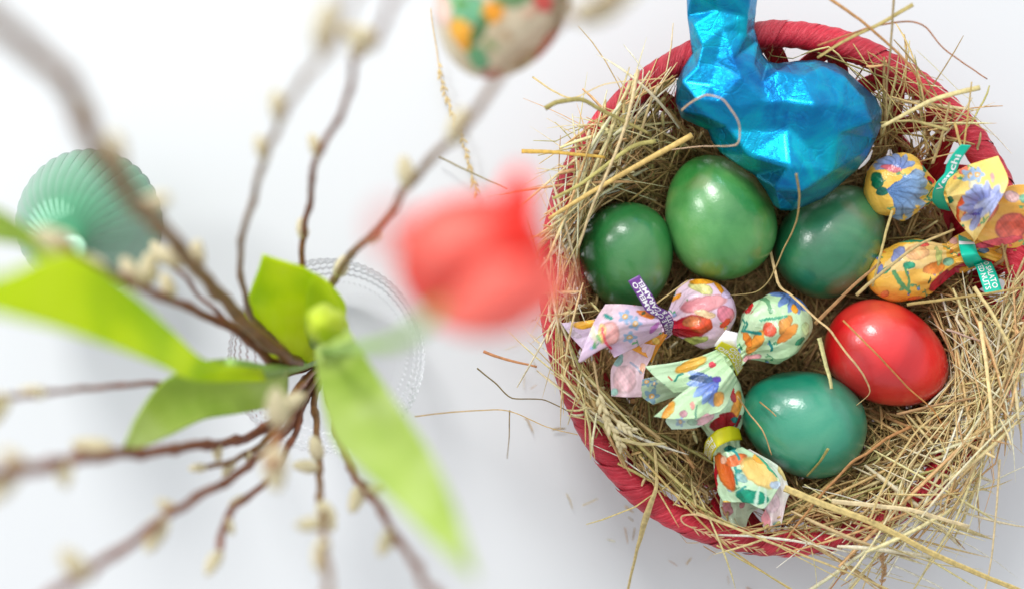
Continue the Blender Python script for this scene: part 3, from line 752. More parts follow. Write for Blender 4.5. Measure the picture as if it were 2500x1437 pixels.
band([(1806, 1038, .048), (1780, 1040, .062), (1748, 1054, .068), (1722, 1080, .064), (1716, 1105, .052)][::-1] and [(1812, 1073, .048), (1785, 1075, .064), (1757, 1087, .070), (1742, 1105, .064), (1738, 1124, .050)],
     [(1804, 1044, .048), (1780, 1039, .062), (1748, 1050, .068), (1723, 1076, .064), (1718, 1104, .050)], BAND['yellow'], c3,
     texts=(('PISTACCHIO', .58, 1.0, .46, .12), ('PISTACHIO', .58, 1.0, .90, .56)))
# --- sweet 4: yellow, upper, teal band with loose end
BL1, BL2 = (70, 118, 184), (168, 196, 226)
PRY = (Print((250, 202, 84), (252, 216, 120), 12)
       .daisy(2172, 425, 52, 20, 170, 6, (84, 110, 186), (160, 184, 226)).ell(2160, 418, 24, 8, -18, (226, 110, 124)).ell(2130, 446, 12, 22, 10, (10, 106, 74)).ell(2140, 472, 12, 10, 0, (16, 110, 90))
       .daisy(2146, 466, 108, -62, 34, 6, BL1, BL2).ell(2256, 404, 20, 10, -15, (238, 90, 60)).ell(2246, 414, 10, 9, 0, (30, 140, 90)).ell(2264, 440, 15, 8, -20, (214, 40, 50)).ell(2260, 448, 9, 6, 0, (40, 110, 80)).ell(2256, 390, 14, 5, -30, (232, 110, 130))
       .line([(2268, 460), (2256, 480), (2270, 500)], 2, (40, 150, 120)).ell(2264, 510, 14, 5, 10, (200, 40, 50)).ell(2262, 500, 7, 5, 0, (60, 120, 90)).ell(2268, 478, 6, 7, 0, (250, 190, 60)).line([(2246, 492), (2270, 488)], 2, (30, 140, 120)))
PRT = (Print((253, 228, 150), (250, 214, 110), 14)
       .ell(2352, 414, 13, 8, 40, (240, 130, 100)).forget(2368, 428, 22, (170, 196, 224)).forget(2384, 426, 20, (164, 192, 226)).forget(2389, 468, 21, (170, 198, 228)).ell(2423, 435, 6, 12, 10, (244, 180, 180)).ell(2375, 450, 10, 13, 0, (250, 240, 210))
       .ell(2348, 510, 12, 34, -14, (236, 96, 50)).ell(2348, 518, 6, 20, -14, (250, 190, 120)).daisy(2405, 505, 62, 20, 250, 9, (104, 112, 196), (178, 190, 230)).daisy(2440, 470, 72, 205, 262, 3, (150, 160, 215), (200, 206, 236)).ell(2320, 488, 8, 9, 0, (30, 130, 100)).ell(2378, 524, 12, 3, -5, (80, 80, 180)))
PRO = Print((250, 178, 62), (248, 196, 90), 16).ell(2470, 553, 42, 32, 20, (236, 112, 92)).ell(2415, 520, 16, 30, -40, (238, 132, 96)).ell(2470, 480, 20, 14, 0, (246, 206, 206)).ell(2500, 485, 12, 12, 0, (120, 196, 160)).ell(2440, 590, 60, 10, 12, (232, 90, 100)).ell(2420, 610, 50, 8, 5, (250, 180, 70))
PRY.sprig((2120, 380, 2300, 520), 9, [(226, 70, 60), (244, 150, 60), (120, 140, 205)], 4); PRT.sprig((2320, 390, 2450, 590), 7, [(240, 150, 120), (244, 190, 90)], 5); PRO.sprig((2400, 450, 2520, 620), 6, [(240, 110, 90), (250, 220, 150)], 6)
c4 = empty('wrapped_candy', P(2250, 470, .03), 'yellow sweet with large blue flowers and a teal band, beside the foil bunny tail', 'sweet', GR)
candy_body((2112, 440), (2300, 474), 78, 26, PRY, c4, .052, 30)
sheet('wrapper_tail', [[(2375, 455, .068), (2360, 560, .064)], [(2430, 465, .074), (2400, 592, .066)], [(2475, 452, .078), (2460, 606, .066)], [(2530, 450, .076), (2540, 520, .08), (2530, 600, .064)]], PRO, c4, seed=32, amp=9)
sheet('wrapper_tail', [[(2304, 452, .066), (2312, 480, .072), (2320, 508, .062)], [(2330, 422, .070), (2350, 475, .080), (2338, 540, .068)], [(2366, 402, .076), (2395, 460, .088), (2372, 580, .070)], [(2437, 380, .078), (2462, 445, .088), (2422, 520, .094), (2378, 592, .074)]], PRT, c4, seed=31, amp=7)
band([(2292, 509, .048), (2277, 493, .060), (2277, 470, .070), (2286, 446, .077), (2306, 423, .080), (2311, 403, .082), (2325, 378, .086), (2346, 353, .090)],
     [(2321, 516, .048), (2311, 496, .060), (2304, 474, .070), (2308, 456, .077), (2316, 438, .080), (2334, 421, .082), (2346, 390, .086), (2371, 355, .090)], BAND['teal'], c4,
     texts=(('Venchi', .52, .90, .80, .22),))
# --- sweet 5: yellow, lower, teal band with lettered end
PR5 = (Print((250, 190, 66), (252, 200, 90), 18)
       .poly([(2150, 640), (2200, 596), (2300, 582), (2300, 640), (2200, 662), (2140, 668)], (248, 214, 140)).ell(2224, 618, 30, 20, 20, (246, 190, 130)).line([(2167, 664), (2180, 690), (2207, 712)], 4, (90, 160, 100)).line([(2192, 658), (2202, 690), (2206, 714)], 3, (100, 160, 100))
       .ell(2286, 684, 34, 19, 38, (212, 44, 60)).ell(2320, 668, 40, 12, 38, (196, 36, 60)).ell(2246, 596, 14, 6, 0, (232, 90, 80)).ell(2180, 622, 24, 12, 50, (140, 150, 200)).ell(2138, 660, 6, 16, -10, (110, 120, 180)).ell(2262, 655, 32, 13, 14, (246, 150, 66)).ell(2278, 625, 10, 24, -5, (206, 214, 130))
       .ell(2150, 660, 12, 7, 40, (30, 150, 110)).ell(2200, 650, 14, 9, 0, (40, 160, 120)).ell(2230, 728, 24, 6, 0, (240, 130, 70)).ell(2154, 715, 8, 8, 0, (240, 150, 90)).ell(2250, 684, 3, 9, 0, (90, 120, 70)).ell(2305, 640, 14, 10, 10, (150, 200, 170)).line([(2170, 590), (2300, 584)], 3, (40, 150, 110)).ell(2325, 590, 10, 10, 0, (244, 180, 170)).ell(2345, 660, 10, 8, 40, (240, 170, 40)))
PR5.sprig((2130, 590, 2340, 735), 12, [(226, 70, 60), (244, 140, 60), (120, 140, 205)], 7)
c5 = empty('wrapped_candy', P(2270, 640, .03), 'yellow sweet with a white lettered teal band end, right above the red egg', 'sweet', GR)
candy_body((2120, 690), (2345, 620), 70, 36, PR5, c5, .048, 41, ext=.18)
PR5T = Print((250, 184, 60), (248, 200, 96), 19).ell(2420, 644, 44, 9, -20, (226, 44, 40)).ell(2400, 612, 14, 6, 10, (90, 120, 150)).ell(2405, 598, 30, 8, 10, (226, 84, 110)).ell(2480, 640, 14, 9, 0, (130, 170, 196)).ell(2450, 612, 20, 8, 0, (246, 210, 120))
sheet('wrapper_tail', [[(2378, 590, .056), (2386, 612, .060), (2396, 640, .052)], [(2425, 598, .058), (2420, 625, .062), (2420, 652, .054)], [(2500, 620, .058), (2484, 648, .060), (2452, 660, .056)]], PR5T, c5, seed=42, amp=6)
sheet('wrapper_tail', [[(2370, 585, .054), (2384, 612, .056)], [(2440, 590, .060), (2440, 610, .058)], [(2530, 590, .064), (2530, 625, .060)]], PRO, c5, seed=43, amp=5)
band([(2371, 586, .050), (2380, 596, .060), (2387, 618, .066), (2396, 632, .062), (2402, 642, .052)], [(2340, 573, .050), (2341, 596, .060), (2347, 623, .066), (2355, 643, .062), (2365, 655, .052)], BAND['teal'], c5, white_at=(.22, .32))
band([(2412, 628, .054), (2423, 645, .060), (2436, 676, .066), (2446, 708, .068)], [(2372, 640, .054), (2383, 654, .060), (2394, 686, .066), (2405, 717, .068)], BAND['teal'], c5, 'band_end',
     texts=(('O SALATO', .18, .93, .46, .14), ('TED NUTS', .18, .93, .88, .56)))

# ------------------------------------------------------------------ hay
TINTS = linv(np.array([(206, 184, 128), (196, 178, 120), (178, 160, 100), (160, 146, 92), (214, 198, 148), (150, 130, 88), (168, 134, 92), (186, 170, 104), (140, 132, 84), (222, 208, 164)]))
def in_obj(X, Y):
    """mask: photo position lies over an egg, a sweet or the bunny"""
    m = np.zeros(X.shape, bool)
    for (px, py, a, b, deg, z) in EGGS:
        t = R(deg); dx = X - px; dy = -(Y - py); u = dx * math.cos(t) + dy * math.sin(t); v = -dx * math.sin(t) + dy * math.cos(t)
        m |= (u / a) ** 2 + (v / b) ** 2 < 1.02
    for (x, y, a, b, deg) in ((1705, 757, 92, 76, 18), (1500, 820, 110, 60, 15), (1525, 915, 50, 60, 0), (1872, 800, 104, 76, 34), (1690, 950, 130, 75, 40), (1755, 1000, 60, 90, 0), (1765, 1080, 52, 40, 0), (1835, 1190, 85, 110, -60),
                              (2200, 448, 95, 74, -10), (2390, 480, 90, 110, -30), (2320, 450, 50, 95, -25), (2225, 660, 110, 72, 17), (2365, 612, 40, 45, 0), (2410, 680, 30, 45, 20), (2440, 600, 80, 50, 0)):
        t = R(deg); dx = X - x; dy = -(Y - y); u = dx * math.cos(t) + dy * math.sin(t); v = -dx * math.sin(t) + dy * math.cos(t)
        m |= (u / a) ** 2 + (v / b) ** 2 < 1.0
    ins = np.zeros(X.shape, bool); n = len(OUT)
    for i in range(n):
        x1, y1 = OUT[i]; x2, y2 = OUT[(i + 1) % n]
        if y1 == y2: continue
        ins ^= ((y1 > Y) != (y2 > Y)) & (X < (x2 - x1) * (Y - y1) / (y2 - y1) + x1)
    return m | ins
def to_px(X, Y, Z):
    s = W_F / 2500.0 * (CAM_Z - Z) / (CAM_Z - FOCUS_Z); return X / s + 1250, 718.5 - Y / s
def hay_surface(rn, th=None):
    z = np.interp(rn, [0, .45, .62, .80, .92, 1.0, 1.08, 1.3, 1.6], [.014, .018, .028, .046, .058, .067, .062, .040, .030])
    return z
def angdist(a, b): return np.abs((a - b + PI) % (2 * PI) - PI)
HV, HF, HC = [], [], []; hbase = 0
def add_strands(n, rlo, rhi, zoff, spread, Lr, Wr, weight=None, sel=None, flow=.0, curl=3.0, reject=True, tints=None, bright=1.0, dirfix=None, maxr=None, minz=None):
    """n curved blades; positions in normalised basket radius/angle"""
    global hbase
    r = rng
    th = r.uniform(0, 2 * PI, n * 3)
    if weight is not None: th = th[r.uniform(0, 1, n * 3) < weight(th)]
    th = th[:n]; n = len(th)
    rn = np.sqrt(r.uniform(rlo ** 2, rhi ** 2, n))
    cx = BC.x + BA * rn * np.cos(th); cy_ = BC.y + BB * rn * np.sin(th)
    tang = np.arctan2(BB * np.cos(th), -BA * np.sin(th))
    ang = tang + flow + r.normal(0, spread, n) + (r.random(n) < .5) * PI
    if dirfix is not None: ang = R(dirfix[0]) + r.normal(0, dirfix[1], n)
    L = r.uniform(*Lr, n); Wd = r.uniform(0, 1, n) ** 2.2 * (Wr[1] - Wr[0]) + Wr[0]; k = r.normal(0, curl, n)
    S = 8; s = np.linspace(-.5, .5, S)[None, :]
    a = ang[:, None] + k[:, None] * s * L[:, None]
    kink = (r.random(n) < .18)[:, None] * r.normal(0, .5, n)[:, None] * (s > r.uniform(-.3, .3, n)[:, None])
    a = a + kink
    dx = np.cos(a); dy = np.sin(a)
    step = (L / (S - 1))[:, None]
    X = np.cumsum(dx * step, 1); Y = np.cumsum(dy * step, 1); X = X - X.mean(1, keepdims=True) + cx[:, None]; Y = Y - Y.mean(1, keepdims=True) + cy_[:, None]
    RN = np.hypot((X - BC.x) / BA, (Y - BC.y) / BB)
    Zs = hay_surface(RN)
    # stiff: fit a parabola to the support surface
    tt = np.stack([np.ones(S), s[0], s[0] ** 2]); coef = Zs @ np.linalg.pinv(tt); Z = coef @ tt
    Z = np.maximum(Z, 0) + (r.uniform(*zoff, n))[:, None] + r.normal(0, .0045, n)[:, None] * s * 2
    Z = np.maximum(Z, .003)
    # keep out of the rim tube and wall
    inside_wall = RN < .97
    PX, PY = to_px(X, Y, Z)
    keep = np.ones(n, bool)
    if reject: keep &= ~(in_obj(PX, PY)[:, 0:] & (Z > .030)).any(1)
    else: Z = np.where(in_obj(PX, PY), np.minimum(Z, .028), Z)
    rimhit = (np.abs(RN - 1.0) < .075) & (Z < RIM_Z + .0055)
    Z = np.where(rimhit, np.maximum(Z, RIM_Z + .0062 + rng.uniform(0, .003, n)[:, None]), Z)
    if maxr is not None: keep &= (RN.max(1) < maxr)
    if sel is not None: keep &= sel(th, rn, X, Y)
    X, Y, Z, L, Wd = X[keep], Y[keep], Z[keep], L[keep], Wd[keep]; n = len(X)
    if n == 0: return
    Pn = np.stack([X, Y, Z], -1); T = np.gradient(Pn, axis=1); T /= np.linalg.norm(T, axis=-1, keepdims=True)
    up = r.normal(0, .55, (n, 1, 3)); up[..., 2] = 1; side = np.cross(T, np.broadcast_to(up, T.shape)); side /= np.linalg.norm(side, axis=-1, keepdims=True); nor = np.cross(side, T)
    tap = np.interp(s[0], [-.5, -.42, .3, .5], [.6, 1, .85, .15])[None, :, None] * (Wd / 2)[:, None, None]
    fl = r.uniform(.25, .9, n)[:, None, None]
    ring = np.stack([Pn + side * tap, Pn + nor * tap * fl, Pn - side * tap, Pn - nor * tap * fl], 2)
    V = ring.reshape(-1, 3)
    i, sg, q = np.meshgrid(np.arange(n), np.arange(S - 1), np.arange(4), indexing='ij'); q2 = (q + 1) % 4; b = hbase + i * S * 4
    F = np.stack([b + sg * 4 + q, b + sg * 4 + q2, b + (sg + 1) * 4 + q2, b + (sg + 1) * 4 + q], -1).reshape(-1, 4)
    T0 = TINTS if tints is None else linv(np.array(tints))
    c = T0[r.integers(0, len(T0), n)] * r.uniform(.72, 1.22, n)[:, None] * bright * np.array([1.27, 1.19, 1.17])
    C = np.clip(np.repeat(c, S * 4, 0) * np.tile([1.0, .82, 1.1, .88], n * S)[:, None], 0, .9)
    HV.append(V); HF.append(F); HC.append(C); hbase += len(V)
DARK = [(168, 146, 98), (150, 128, 82), (134, 118, 74), (160, 130, 88), (176, 156, 104)]
GREEN = [(176, 172, 112), (160, 160, 100), (188, 186, 132), (150, 150, 92), (196, 178, 120)]
w_top = lambda th: np.where(angdist(th, R(85)) < R(38), .15, 1.0)
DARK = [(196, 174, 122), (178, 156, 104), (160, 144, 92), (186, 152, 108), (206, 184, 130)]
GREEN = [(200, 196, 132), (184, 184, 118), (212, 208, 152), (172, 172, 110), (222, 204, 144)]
# bedding under the eggs
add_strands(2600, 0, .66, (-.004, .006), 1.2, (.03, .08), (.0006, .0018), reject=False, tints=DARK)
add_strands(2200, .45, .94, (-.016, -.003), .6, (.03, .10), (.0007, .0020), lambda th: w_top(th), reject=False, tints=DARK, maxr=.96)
# the wall of the nest
add_strands(1500, .50, .92, (-.012, -.001), .45, (.03, .10), (.0006, .0020), w_top, tints=DARK, maxr=.96, flow=.1)
add_strands(1500, .55, .93, (-.005, .004), .42, (.03, .11), (.0006, .0022), lambda th: w_top(th), tints=DARK + GREEN, maxr=.97, flow=.12)
add_strands(700, .55, .95, (-.001, .007), .9, (.02, .08), (.0005, .0022), w_top, maxr=1.0)
# lower left: long combed stalks parallel to the rim
w_ll = lambda th: (angdist(th, R(240)) < R(48)).astype(float)
add_strands(750, .66, .93, (.000, .008), .20, (.05, .13), (.0006, .0020), w_ll, tints=GREEN + DARK, maxr=.99, flow=.15)
# over the rim: left, upper left, right, lower right
def w_rim(th):
    return np.maximum.reduce([np.exp(-(angdist(th, R(158)) / R(26)) ** 2) * .8, np.exp(-(angdist(th, R(192)) / R(20)) ** 2) * .8, np.exp(-(angdist(th, R(5)) / R(28)) ** 2) * 1.0, np.exp(-(angdist(th, R(338)) / R(14)) ** 2) * .6, np.full(th.shape, .02)])
SUNLIT_STRAW = [(246, 234, 192), (236, 218, 170), (250, 242, 212), (222, 202, 148), (230, 222, 168), (216, 182, 134)]  # near-white tints: sunlight on the outer hay put into the colour
add_strands(750, .80, 1.00, (.000, .010), .7, (.02, .075), (.0006, .0022), w_rim, tints=SUNLIT_STRAW)
add_strands(150, .86, 1.04, (.002, .012), 1.3, (.03, .09), (.0005, .0017), w_rim, tints=SUNLIT_STRAW)
add_strands(70, .92, 1.08, (.000, .010), 1.3, (.03, .08), (.0004, .0010), lambda th: np.maximum(w_rim(th), .12), tints=SUNLIT_STRAW + GREEN)
# right side beyond the yellow sweets
add_strands(420, .74, .98, (.000, .010), 1.0, (.02, .07), (.0006, .0020), lambda th: (angdist(th, R(30)) < R(30)).astype(float), tints=SUNLIT_STRAW + DARK)
add_strands(420, .70, 1.0, (.002, .012), .6, (.03, .09), (.0006, .0022), lambda th: (angdist(th, R(345)) < R(24)).astype(float), tints=SUNLIT_STRAW, flow=.1)
# bottom right bright bundle fanning out of the basket
add_strands(170, .90, 1.14, (.002, .014), .3, (.05, .14), (.0006, .0026), lambda th: (angdist(th, R(300)) < R(16)).astype(float), tints=SUNLIT_STRAW, dirfix=(-24, .16))
add_strands(130, .88, 1.12, (.002, .014), .3, (.04, .12), (.0006, .0022), lambda th: (angdist(th, R(308)) < R(20)).astype(float), tints=SUNLIT_STRAW, dirfix=(60, .25))
add_strands(200, .84, 1.05, (.002, .014), .5, (.04, .11), (.0006, .0026), lambda th: (angdist(th, R(345)) < R(30)).astype(float), tints=SUNLIT_STRAW, dirfix=(-75, .4))
# top right whiskers
add_strands(50, .80, 1.00, (.002, .016), 1.0, (.03, .09), (.0004, .0012), lambda th: (angdist(th, R(48)) < R(30)).astype(float), tints=SUNLIT_STRAW + GREEN)
add_strands(110, .74, .92, (.000, .008), .5, (.02, .07), (.0005, .0014), lambda th: (angdist(th, R(80)) < R(40)).astype(float), tints=GREEN, maxr=.99)
add_strands(120, .78, .95, (.002, .012), .35, (.03, .08), (.0006, .0016), lambda th: (angdist(th, R(52)) < R(12)).astype(float), tints=GREEN + DARK, dirfix=(100, .25))
# chaff: short flakes and husks
add_strands(500, .45, .98, (-.002, .006), 1.6, (.004, .012), (.0010, .0026), w_top, curl=40, tints=SUNLIT_STRAW + DARK)
add_strands(160, .80, 1.03, (.002, .010), 1.6, (.004, .011), (.0008, .0022), w_rim, curl=60, tints=SUNLIT_STRAW)
add_strands(26, 1.06, 1.30, (-.08, -.079), 1.6, (.003, .010), (.0004, .0010), lambda th: (angdist(th, R(210)) < R(60)).astype(float), curl=40, tints=SUNLIT_STRAW + DARK)
hay = fast_mesh('hay', np.concatenate(HV), np.concatenate(HF), M['hay'], np.concatenate(HC))
tag(hay, 'loose dry hay lining the red basket and spilling over its rim', 'hay', kind='stuff')

# single stalks that can be told apart
def stalk(pts, w, c, label, seeds=None, ws=None, flat=.38, cat='hay stalk', wob=1.0):
    """pts (px,py,z), w full width in photo px"""
    path = catmull([(a, b, z * 5000) for a, b, z in pts], max(14, 6 * len(pts)))
    path[:, 2] /= 5000
    path[:, :2] += wob * np.stack([nz2(path[:, 0], path[:, 1], .03, int(abs(pts[0][0])) % 97), nz2(path[:, 0], path[:, 1], .03, int(abs(pts[0][1])) % 89)], 1)
    n = len(path); rad = [mm(w) / 2 * (ws(i / (n - 1)) if ws else (1 - .35 * i / (n - 1))) * (1 + .12 * noise.noise(Vector((i * .7, w, pts[0][0])))) for i in range(n)]
    Wp = [P(*p) for p in path]; V, F = tube(Wp, rad, 7, flat)
    col = np.tile(linv(c), (len(V), 1)) * np.array([1.15, 1.11, 1.10]) * np.tile(np.random.default_rng(int(w * 10 + n)).uniform(.72, 1.12, 7), n)[:len(V), None] * (.94 + .12 * rng.random((len(V), 1)))
    root = empty('hay_stalk', Wp[0], label, cat, 'single stalks lying over the nest')
    mesh('stem', V, F, M['hay'], root, colors=col)
    if seeds:
        s0, s1, cnt, ln, wd, sc = seeds; SV = []; SF = []
        for k in range(cnt):
            i = int((s0 + (s1 - s0) * k / cnt) * (n - 1)); a = Wp[i]; t = (Wp[min(i + 1, n - 1)] - Wp[max(i - 1, 0)]).normalized()
            sdv = t.cross(Vector((0, 0, 1))).normalized() * (1 if k % 2 else -1)
            d = (t + sdv * random.uniform(.25, .6) + Vector((0, 0, random.uniform(-.1, .3)))).normalized(); l = mm(ln) * random.uniform(.7, 1.2)
            v, f = tube([a, a + d * l * .3, a + d * l * .7, a + d * l], [mm(wd) * .2, mm(wd) * .5, mm(wd) * .45, mm(wd) * .05], 6, .7)
            o0 = len(SV); SV += v; SF += [tuple(q + o0 for q in ff) for ff in f]
        scol = np.tile(linv(sc), (len(SV), 1))
        mesh('seed_head', SV, SF, M['hay'], root, colors=scol)
    return root
SH = .082
S1, S2, S3, S4 = (214, 190, 120), (190, 186, 116), (226, 210, 168), (176, 132, 84)
ES = lambda t: 1.0
STALKS = [
 ([(1690, 330, .078), (1541, 414, .080), (1435, 475, .080), (1340, 535, .076)], 15, S1, 'thick golden straw running up from the left rim to the chin of the foil bunny'),
 ([(1600, 345, .078), (1541, 360, .080), (1418, 450, .082), (1350, 486, .080)], 11, S2, 'green tinged straw just above the thick golden straw at the left rim'),
 ([(1558, 170, .084), (1538, 268, .088), (1523, 320, .088), (1494, 396, .088), (1447, 502, .084), (1412, 606, .074)], 9, S3, 'long pale straw crossing the left edge of the dark green egg at the left'),
 ([(1273, 369, .078), (1371, 373, .080), (1476, 384, .078)], 11, (222, 190, 96), 'yellow straw with a blunt end sticking out left of the rim'),
 ([(1330, 265, .098), (1359, 250, .098), (1418, 243, .096), (1470, 270, .092), (1584, 326, .084)], 12, (168, 160, 100), 'flat olive grass blade pointing left above the upper left rim'),
 ([(1663, 270, .093), (1689, 249, .099), (1724, 232, .104), (1763, 242, .108), (1782, 265, .108), (1802, 296, .107), (1806, 323, .104), (1796, 355, .100), (1716, 358, .086), (1640, 366, .080)], 4.5, (226, 200, 172), 'thin pale stalk bent in a loop over the chin of the foil bunny'),
 ([(1944, 424, .101), (1952, 478, .090), (1944, 542, .078), (1912, 612, .070), (1880, 680, .064), (1848, 712, .060), (1781, 722, .056)], 6, (190, 172, 118), 'thin stalk hanging from the foil bunny down between the two green eggs'),
 ([(1870, 560, .040), (1900, 690, .056), (1932, 720, .064), (1990, 775, .070), (2027, 806, .074), (2069, 864, .074), (2104, 908, .072), (2123, 945, .066), (2122, 962, .064), (2089, 990, .058)], 8, (222, 200, 152), 'pale bent stalk crossing the left side of the red egg'),
 ([(2058, 781, .071), (2136, 859, .076), (2217, 945, .068), (2281, 1003, .064), (2328, 1090, .060)], 5, (206, 150, 90), 'thin orange brown stalk lying diagonally over the red egg'),
 ([(2000, 824, .066), (2014, 881, .068), (2024, 915, .073), (2030, 948, .075)], 12, (206, 206, 150), 'short broad blade with a split end touching the teal egg'),
 ([(2214, 743, .072), (2370, 722, .074), (2520, 698, .072)], 8, (204, 182, 118), 'straight straw running right from above the red egg to the frame edge'),
 ([(2311, 803, .064), (2425, 842, .066)], 6, (210, 184, 170), 'short pinkish straw right of the red egg'),
 ([(2225, 1040, .060), (2164, 1070, .064), (2116, 1106, .068), (2082, 1125, .068), (2040, 1170, .070), (2000, 1213, .070), (1896, 1345, .068)], 8, (186, 140, 92), 'brown bent stalk passing right of the teal egg down to the lower rim'),
 ([(1915, 1190, .070), (2000, 1226, .074), (2122, 1271, .078), (2213, 1316, .078), (2283, 1353, .074), (2380, 1395, .068), (2510, 1448, .060)], 18, (222, 206, 142), 'thickest pale stalk, crossing the lower right rim to the frame corner'),
 ([(2030, 1222, .074), (2213, 1242, .080), (2290, 1262, .080), (2366, 1284, .078)], 13, (236, 224, 184), 'thick whitish stalk just above the thickest pale one at the lower right'),
 ([(2441, 1120, .070), (2432, 1243, .066), (2420, 1365, .058), (2402, 1450, .052)], 6, (226, 214, 176), 'thin upright stalk standing off the right end of the lower rim'),
 ([(2386, 1126, .074), (2335, 1265, .074), (2274, 1365, .066), (2224, 1450, .056)], 7, (222, 216, 166), 'long stalk leaning from the right rim down across the thickest pale stalk'),
 ([(2122, 1271, .082), (2173, 1150, .082), (2240, 1050, .078), (2330, 980, .070)], 6, (214, 196, 140), 'stalk leaning up and right from the thickest pale stalk'),
 ([(2000, -20, .100), (2060, 20, .098), (2122, 67, .094), (2214, 153, .086), (2272, 240, .076)], 8, (206, 162, 108), 'orange brown stalk from the top frame edge down into the right side of the rim'),
 ([(2229, 12, .100), (2138, 64, .094), (2061, 101, .088), (1996, 142, .082)], 10, (200, 188, 124), 'olive straw with its blunt end raised above the top right of the rim'),
 ([(1996, 112, .086), (2122, 68, .092), (2190, 54, .094), (2232, 54, .094), (2262, 68, .092), (2306, 122, .088), (2410, 193, .082)], 5, (190, 132, 88), 'thin brown stalk arching over the upper right rim'),
 ([(2183, -20, .104), (2174, 122, .094), (2165, 200, .084), (2164, 296, .072)], 6, (176, 160, 116), 'upright grey stalk crossing the upper right rim'),
 ([(2392, 214, .086), (2275, 246, .084), (2152, 310, .076)], 13, (214, 206, 154), 'pale flat blade over the inner right rim, behind the yellow sweets'),
 ([(2316, 318, .080), (2230, 296, .076), (2150, 300, .070)], 8, (190, 180, 120), 'short olive blade behind the tail of the foil bunny'),
 ([(1180, 857, .060), (1230, 875, .062), (1310, 895, .066)], 8, (206, 150, 104), 'short orange brown stalk poking left over the left rim'),
 ([(1165, 898, .050), (1210, 935, .052), (1250, 970, .054), (1330, 975, .058), (1400, 1010, .072)], 4, (132, 116, 76), 'thin dark stalk poking left below the orange brown one'),
 ([(1012, 1016, .030), (1100, 1005, .036), (1180, 1000, .044), (1245, 1003, .052), (1340, 1042, .064), (1410, 1060, .072)], 3.5, (220, 192, 130), 'hair thin stalk reaching farthest left over the table'),
 ([(1244, 1000, .052), (1243, 1060, .040), (1238, 1118, .020)], 3.5, (178, 158, 120), 'thin stalk hanging down beside the left rim'),
 ([(1070, 382, .006), (1130, 412, .010), (1240, 462, .030)], 5, (150, 140, 96), 'thin olive stalk left of the red tulip flower on the table'),
 ([(2378, 700, .074), (2425, 770, .078), (2459, 834, .078), (2490, 930, .074)], 10, (224, 212, 158), 'long pale straw slanting down the right side of the nest'),
 ([(2392, 783, .070), (2409, 895, .076), (2420, 1000, .078), (2425, 1110, .076)], 11, (236, 222, 170), 'broad whitish straw standing along the right rim'),
 ([(2330, 300, .078), (2352, 360, .082), (2386, 230, .088), (2400, 180, .088)][:2] + [(2372, 200, .088)], 7, (214, 190, 120), 'upright straw above the yellow sweets crossing the rim'),
 ([(2276, 400, .064), (2300, 330, .074), (2318, 250, .082)], 8, (222, 204, 150), 'short pale straw leaning above the upper yellow sweet'),
 ([(1568, 785, .068), (1520, 800, .066), (1600, 742, .074), (1680, 684, .076)][1:], 4.5, (220, 200, 140), 'thin straight straw passing behind the purple tag'),
 ([(2330, 1000, .066), (2190, 1010, .060), (2300, 985, .064), (2440, 960, .068)][1:], 7, (196, 160, 116), 'brownish blade lying right of the red egg'),
 ([(1855, 980, .060), (1880, 1000, .066), (1895, 1015, .070)], 4, (206, 170, 116), 'short thin stalk on the teal egg'),
 ([(1800, 965, .078), (1830, 1010, .066), (1862, 1050, .070), (1884, 1110, .066)], 4.5, (206, 176, 128), 'thin bent stalk along the left edge of the teal egg'),
 ([(2022, 1094, .071), (2003, 1125, .066), (1970, 1162, .058)], 7, (184, 180, 110), 'short green stub leaning on the lower edge of the teal egg'),
 ([(2180, 510, .060), (2165, 560, .066), (2150, 620, .070), (2130, 700, .066)], 8, (200, 186, 128), 'straw standing right of the bluish green egg'),
 ([(2090, 720, .066), (2160, 660, .070), (2240, 600, .070), (2330, 560, .068)], 9, (206, 188, 134), 'straw passing between the two yellow sweets'),
 ([(1990, 790, .060), (2080, 700, .066), (2150, 640, .068)], 10, (190, 150, 104), 'brown stalk leading up from the red egg beside the bluish green egg'),
 ([(1640, 1270, .070), (1900, 1400, .066), (1750, 1330, .068), (1960, 1452, .060)][2:] + [(2010, 1480, .058)], 4, (222, 212, 140), 'fine yellowish stalk slanting below the lower rim'),
 ([(1560, 1110, .070), (1680, 1240, .070), (1790, 1345, .066), (1980, 1470, .055)], 6, (206, 186, 124), 'long stalk following the lower left rim down to the frame edge'),
 ([(1700, 1250, .074), (1900, 1330, .074), (2080, 1400, .070), (2200, 1450, .062)], 7, (222, 208, 152), 'long straw along the bottom rim below the lower sweet'),
]
for pts, w, c, lb in STALKS: stalk(pts, w, c, lb)
stalk([(1599, 1095, .066), (1604, 1172, .070), (1597, 1206, .072), (1578, 1258, .066), (1556, 1340, .050), (1528, 1460, .030)], 17, (206, 192, 138), 'long tapering husk hanging over the lower left rim', ws=lambda t: .45 + .55 * math.exp(-((t - .42) / .16) ** 2) - .3 * max(0, t - .7))
stalk([(1449, 880, .074), (1465, 972, .078), (1484, 1030, .078), (1503, 1062, .078), (1522, 1097, .076)], 6, (206, 184, 140), 'cream seed head lying in the hay below the pink sweet', seeds=(.35, 1, 16, 26, 11, (232, 220, 178)))
stalk([(1512, 1070, .078), (1560, 1082, .078), (1626, 1082, .076)], 9, (222, 212, 160), 'short pale stub branching off the cream seed head')
stalk([(1490, 1012, .076), (1520, 1040, .078), (1545, 1052, .078)], 7, (226, 216, 176), 'small plump seed spike beside the cream seed head', seeds=(.3, 1, 7, 22, 10, (232, 222, 184)))
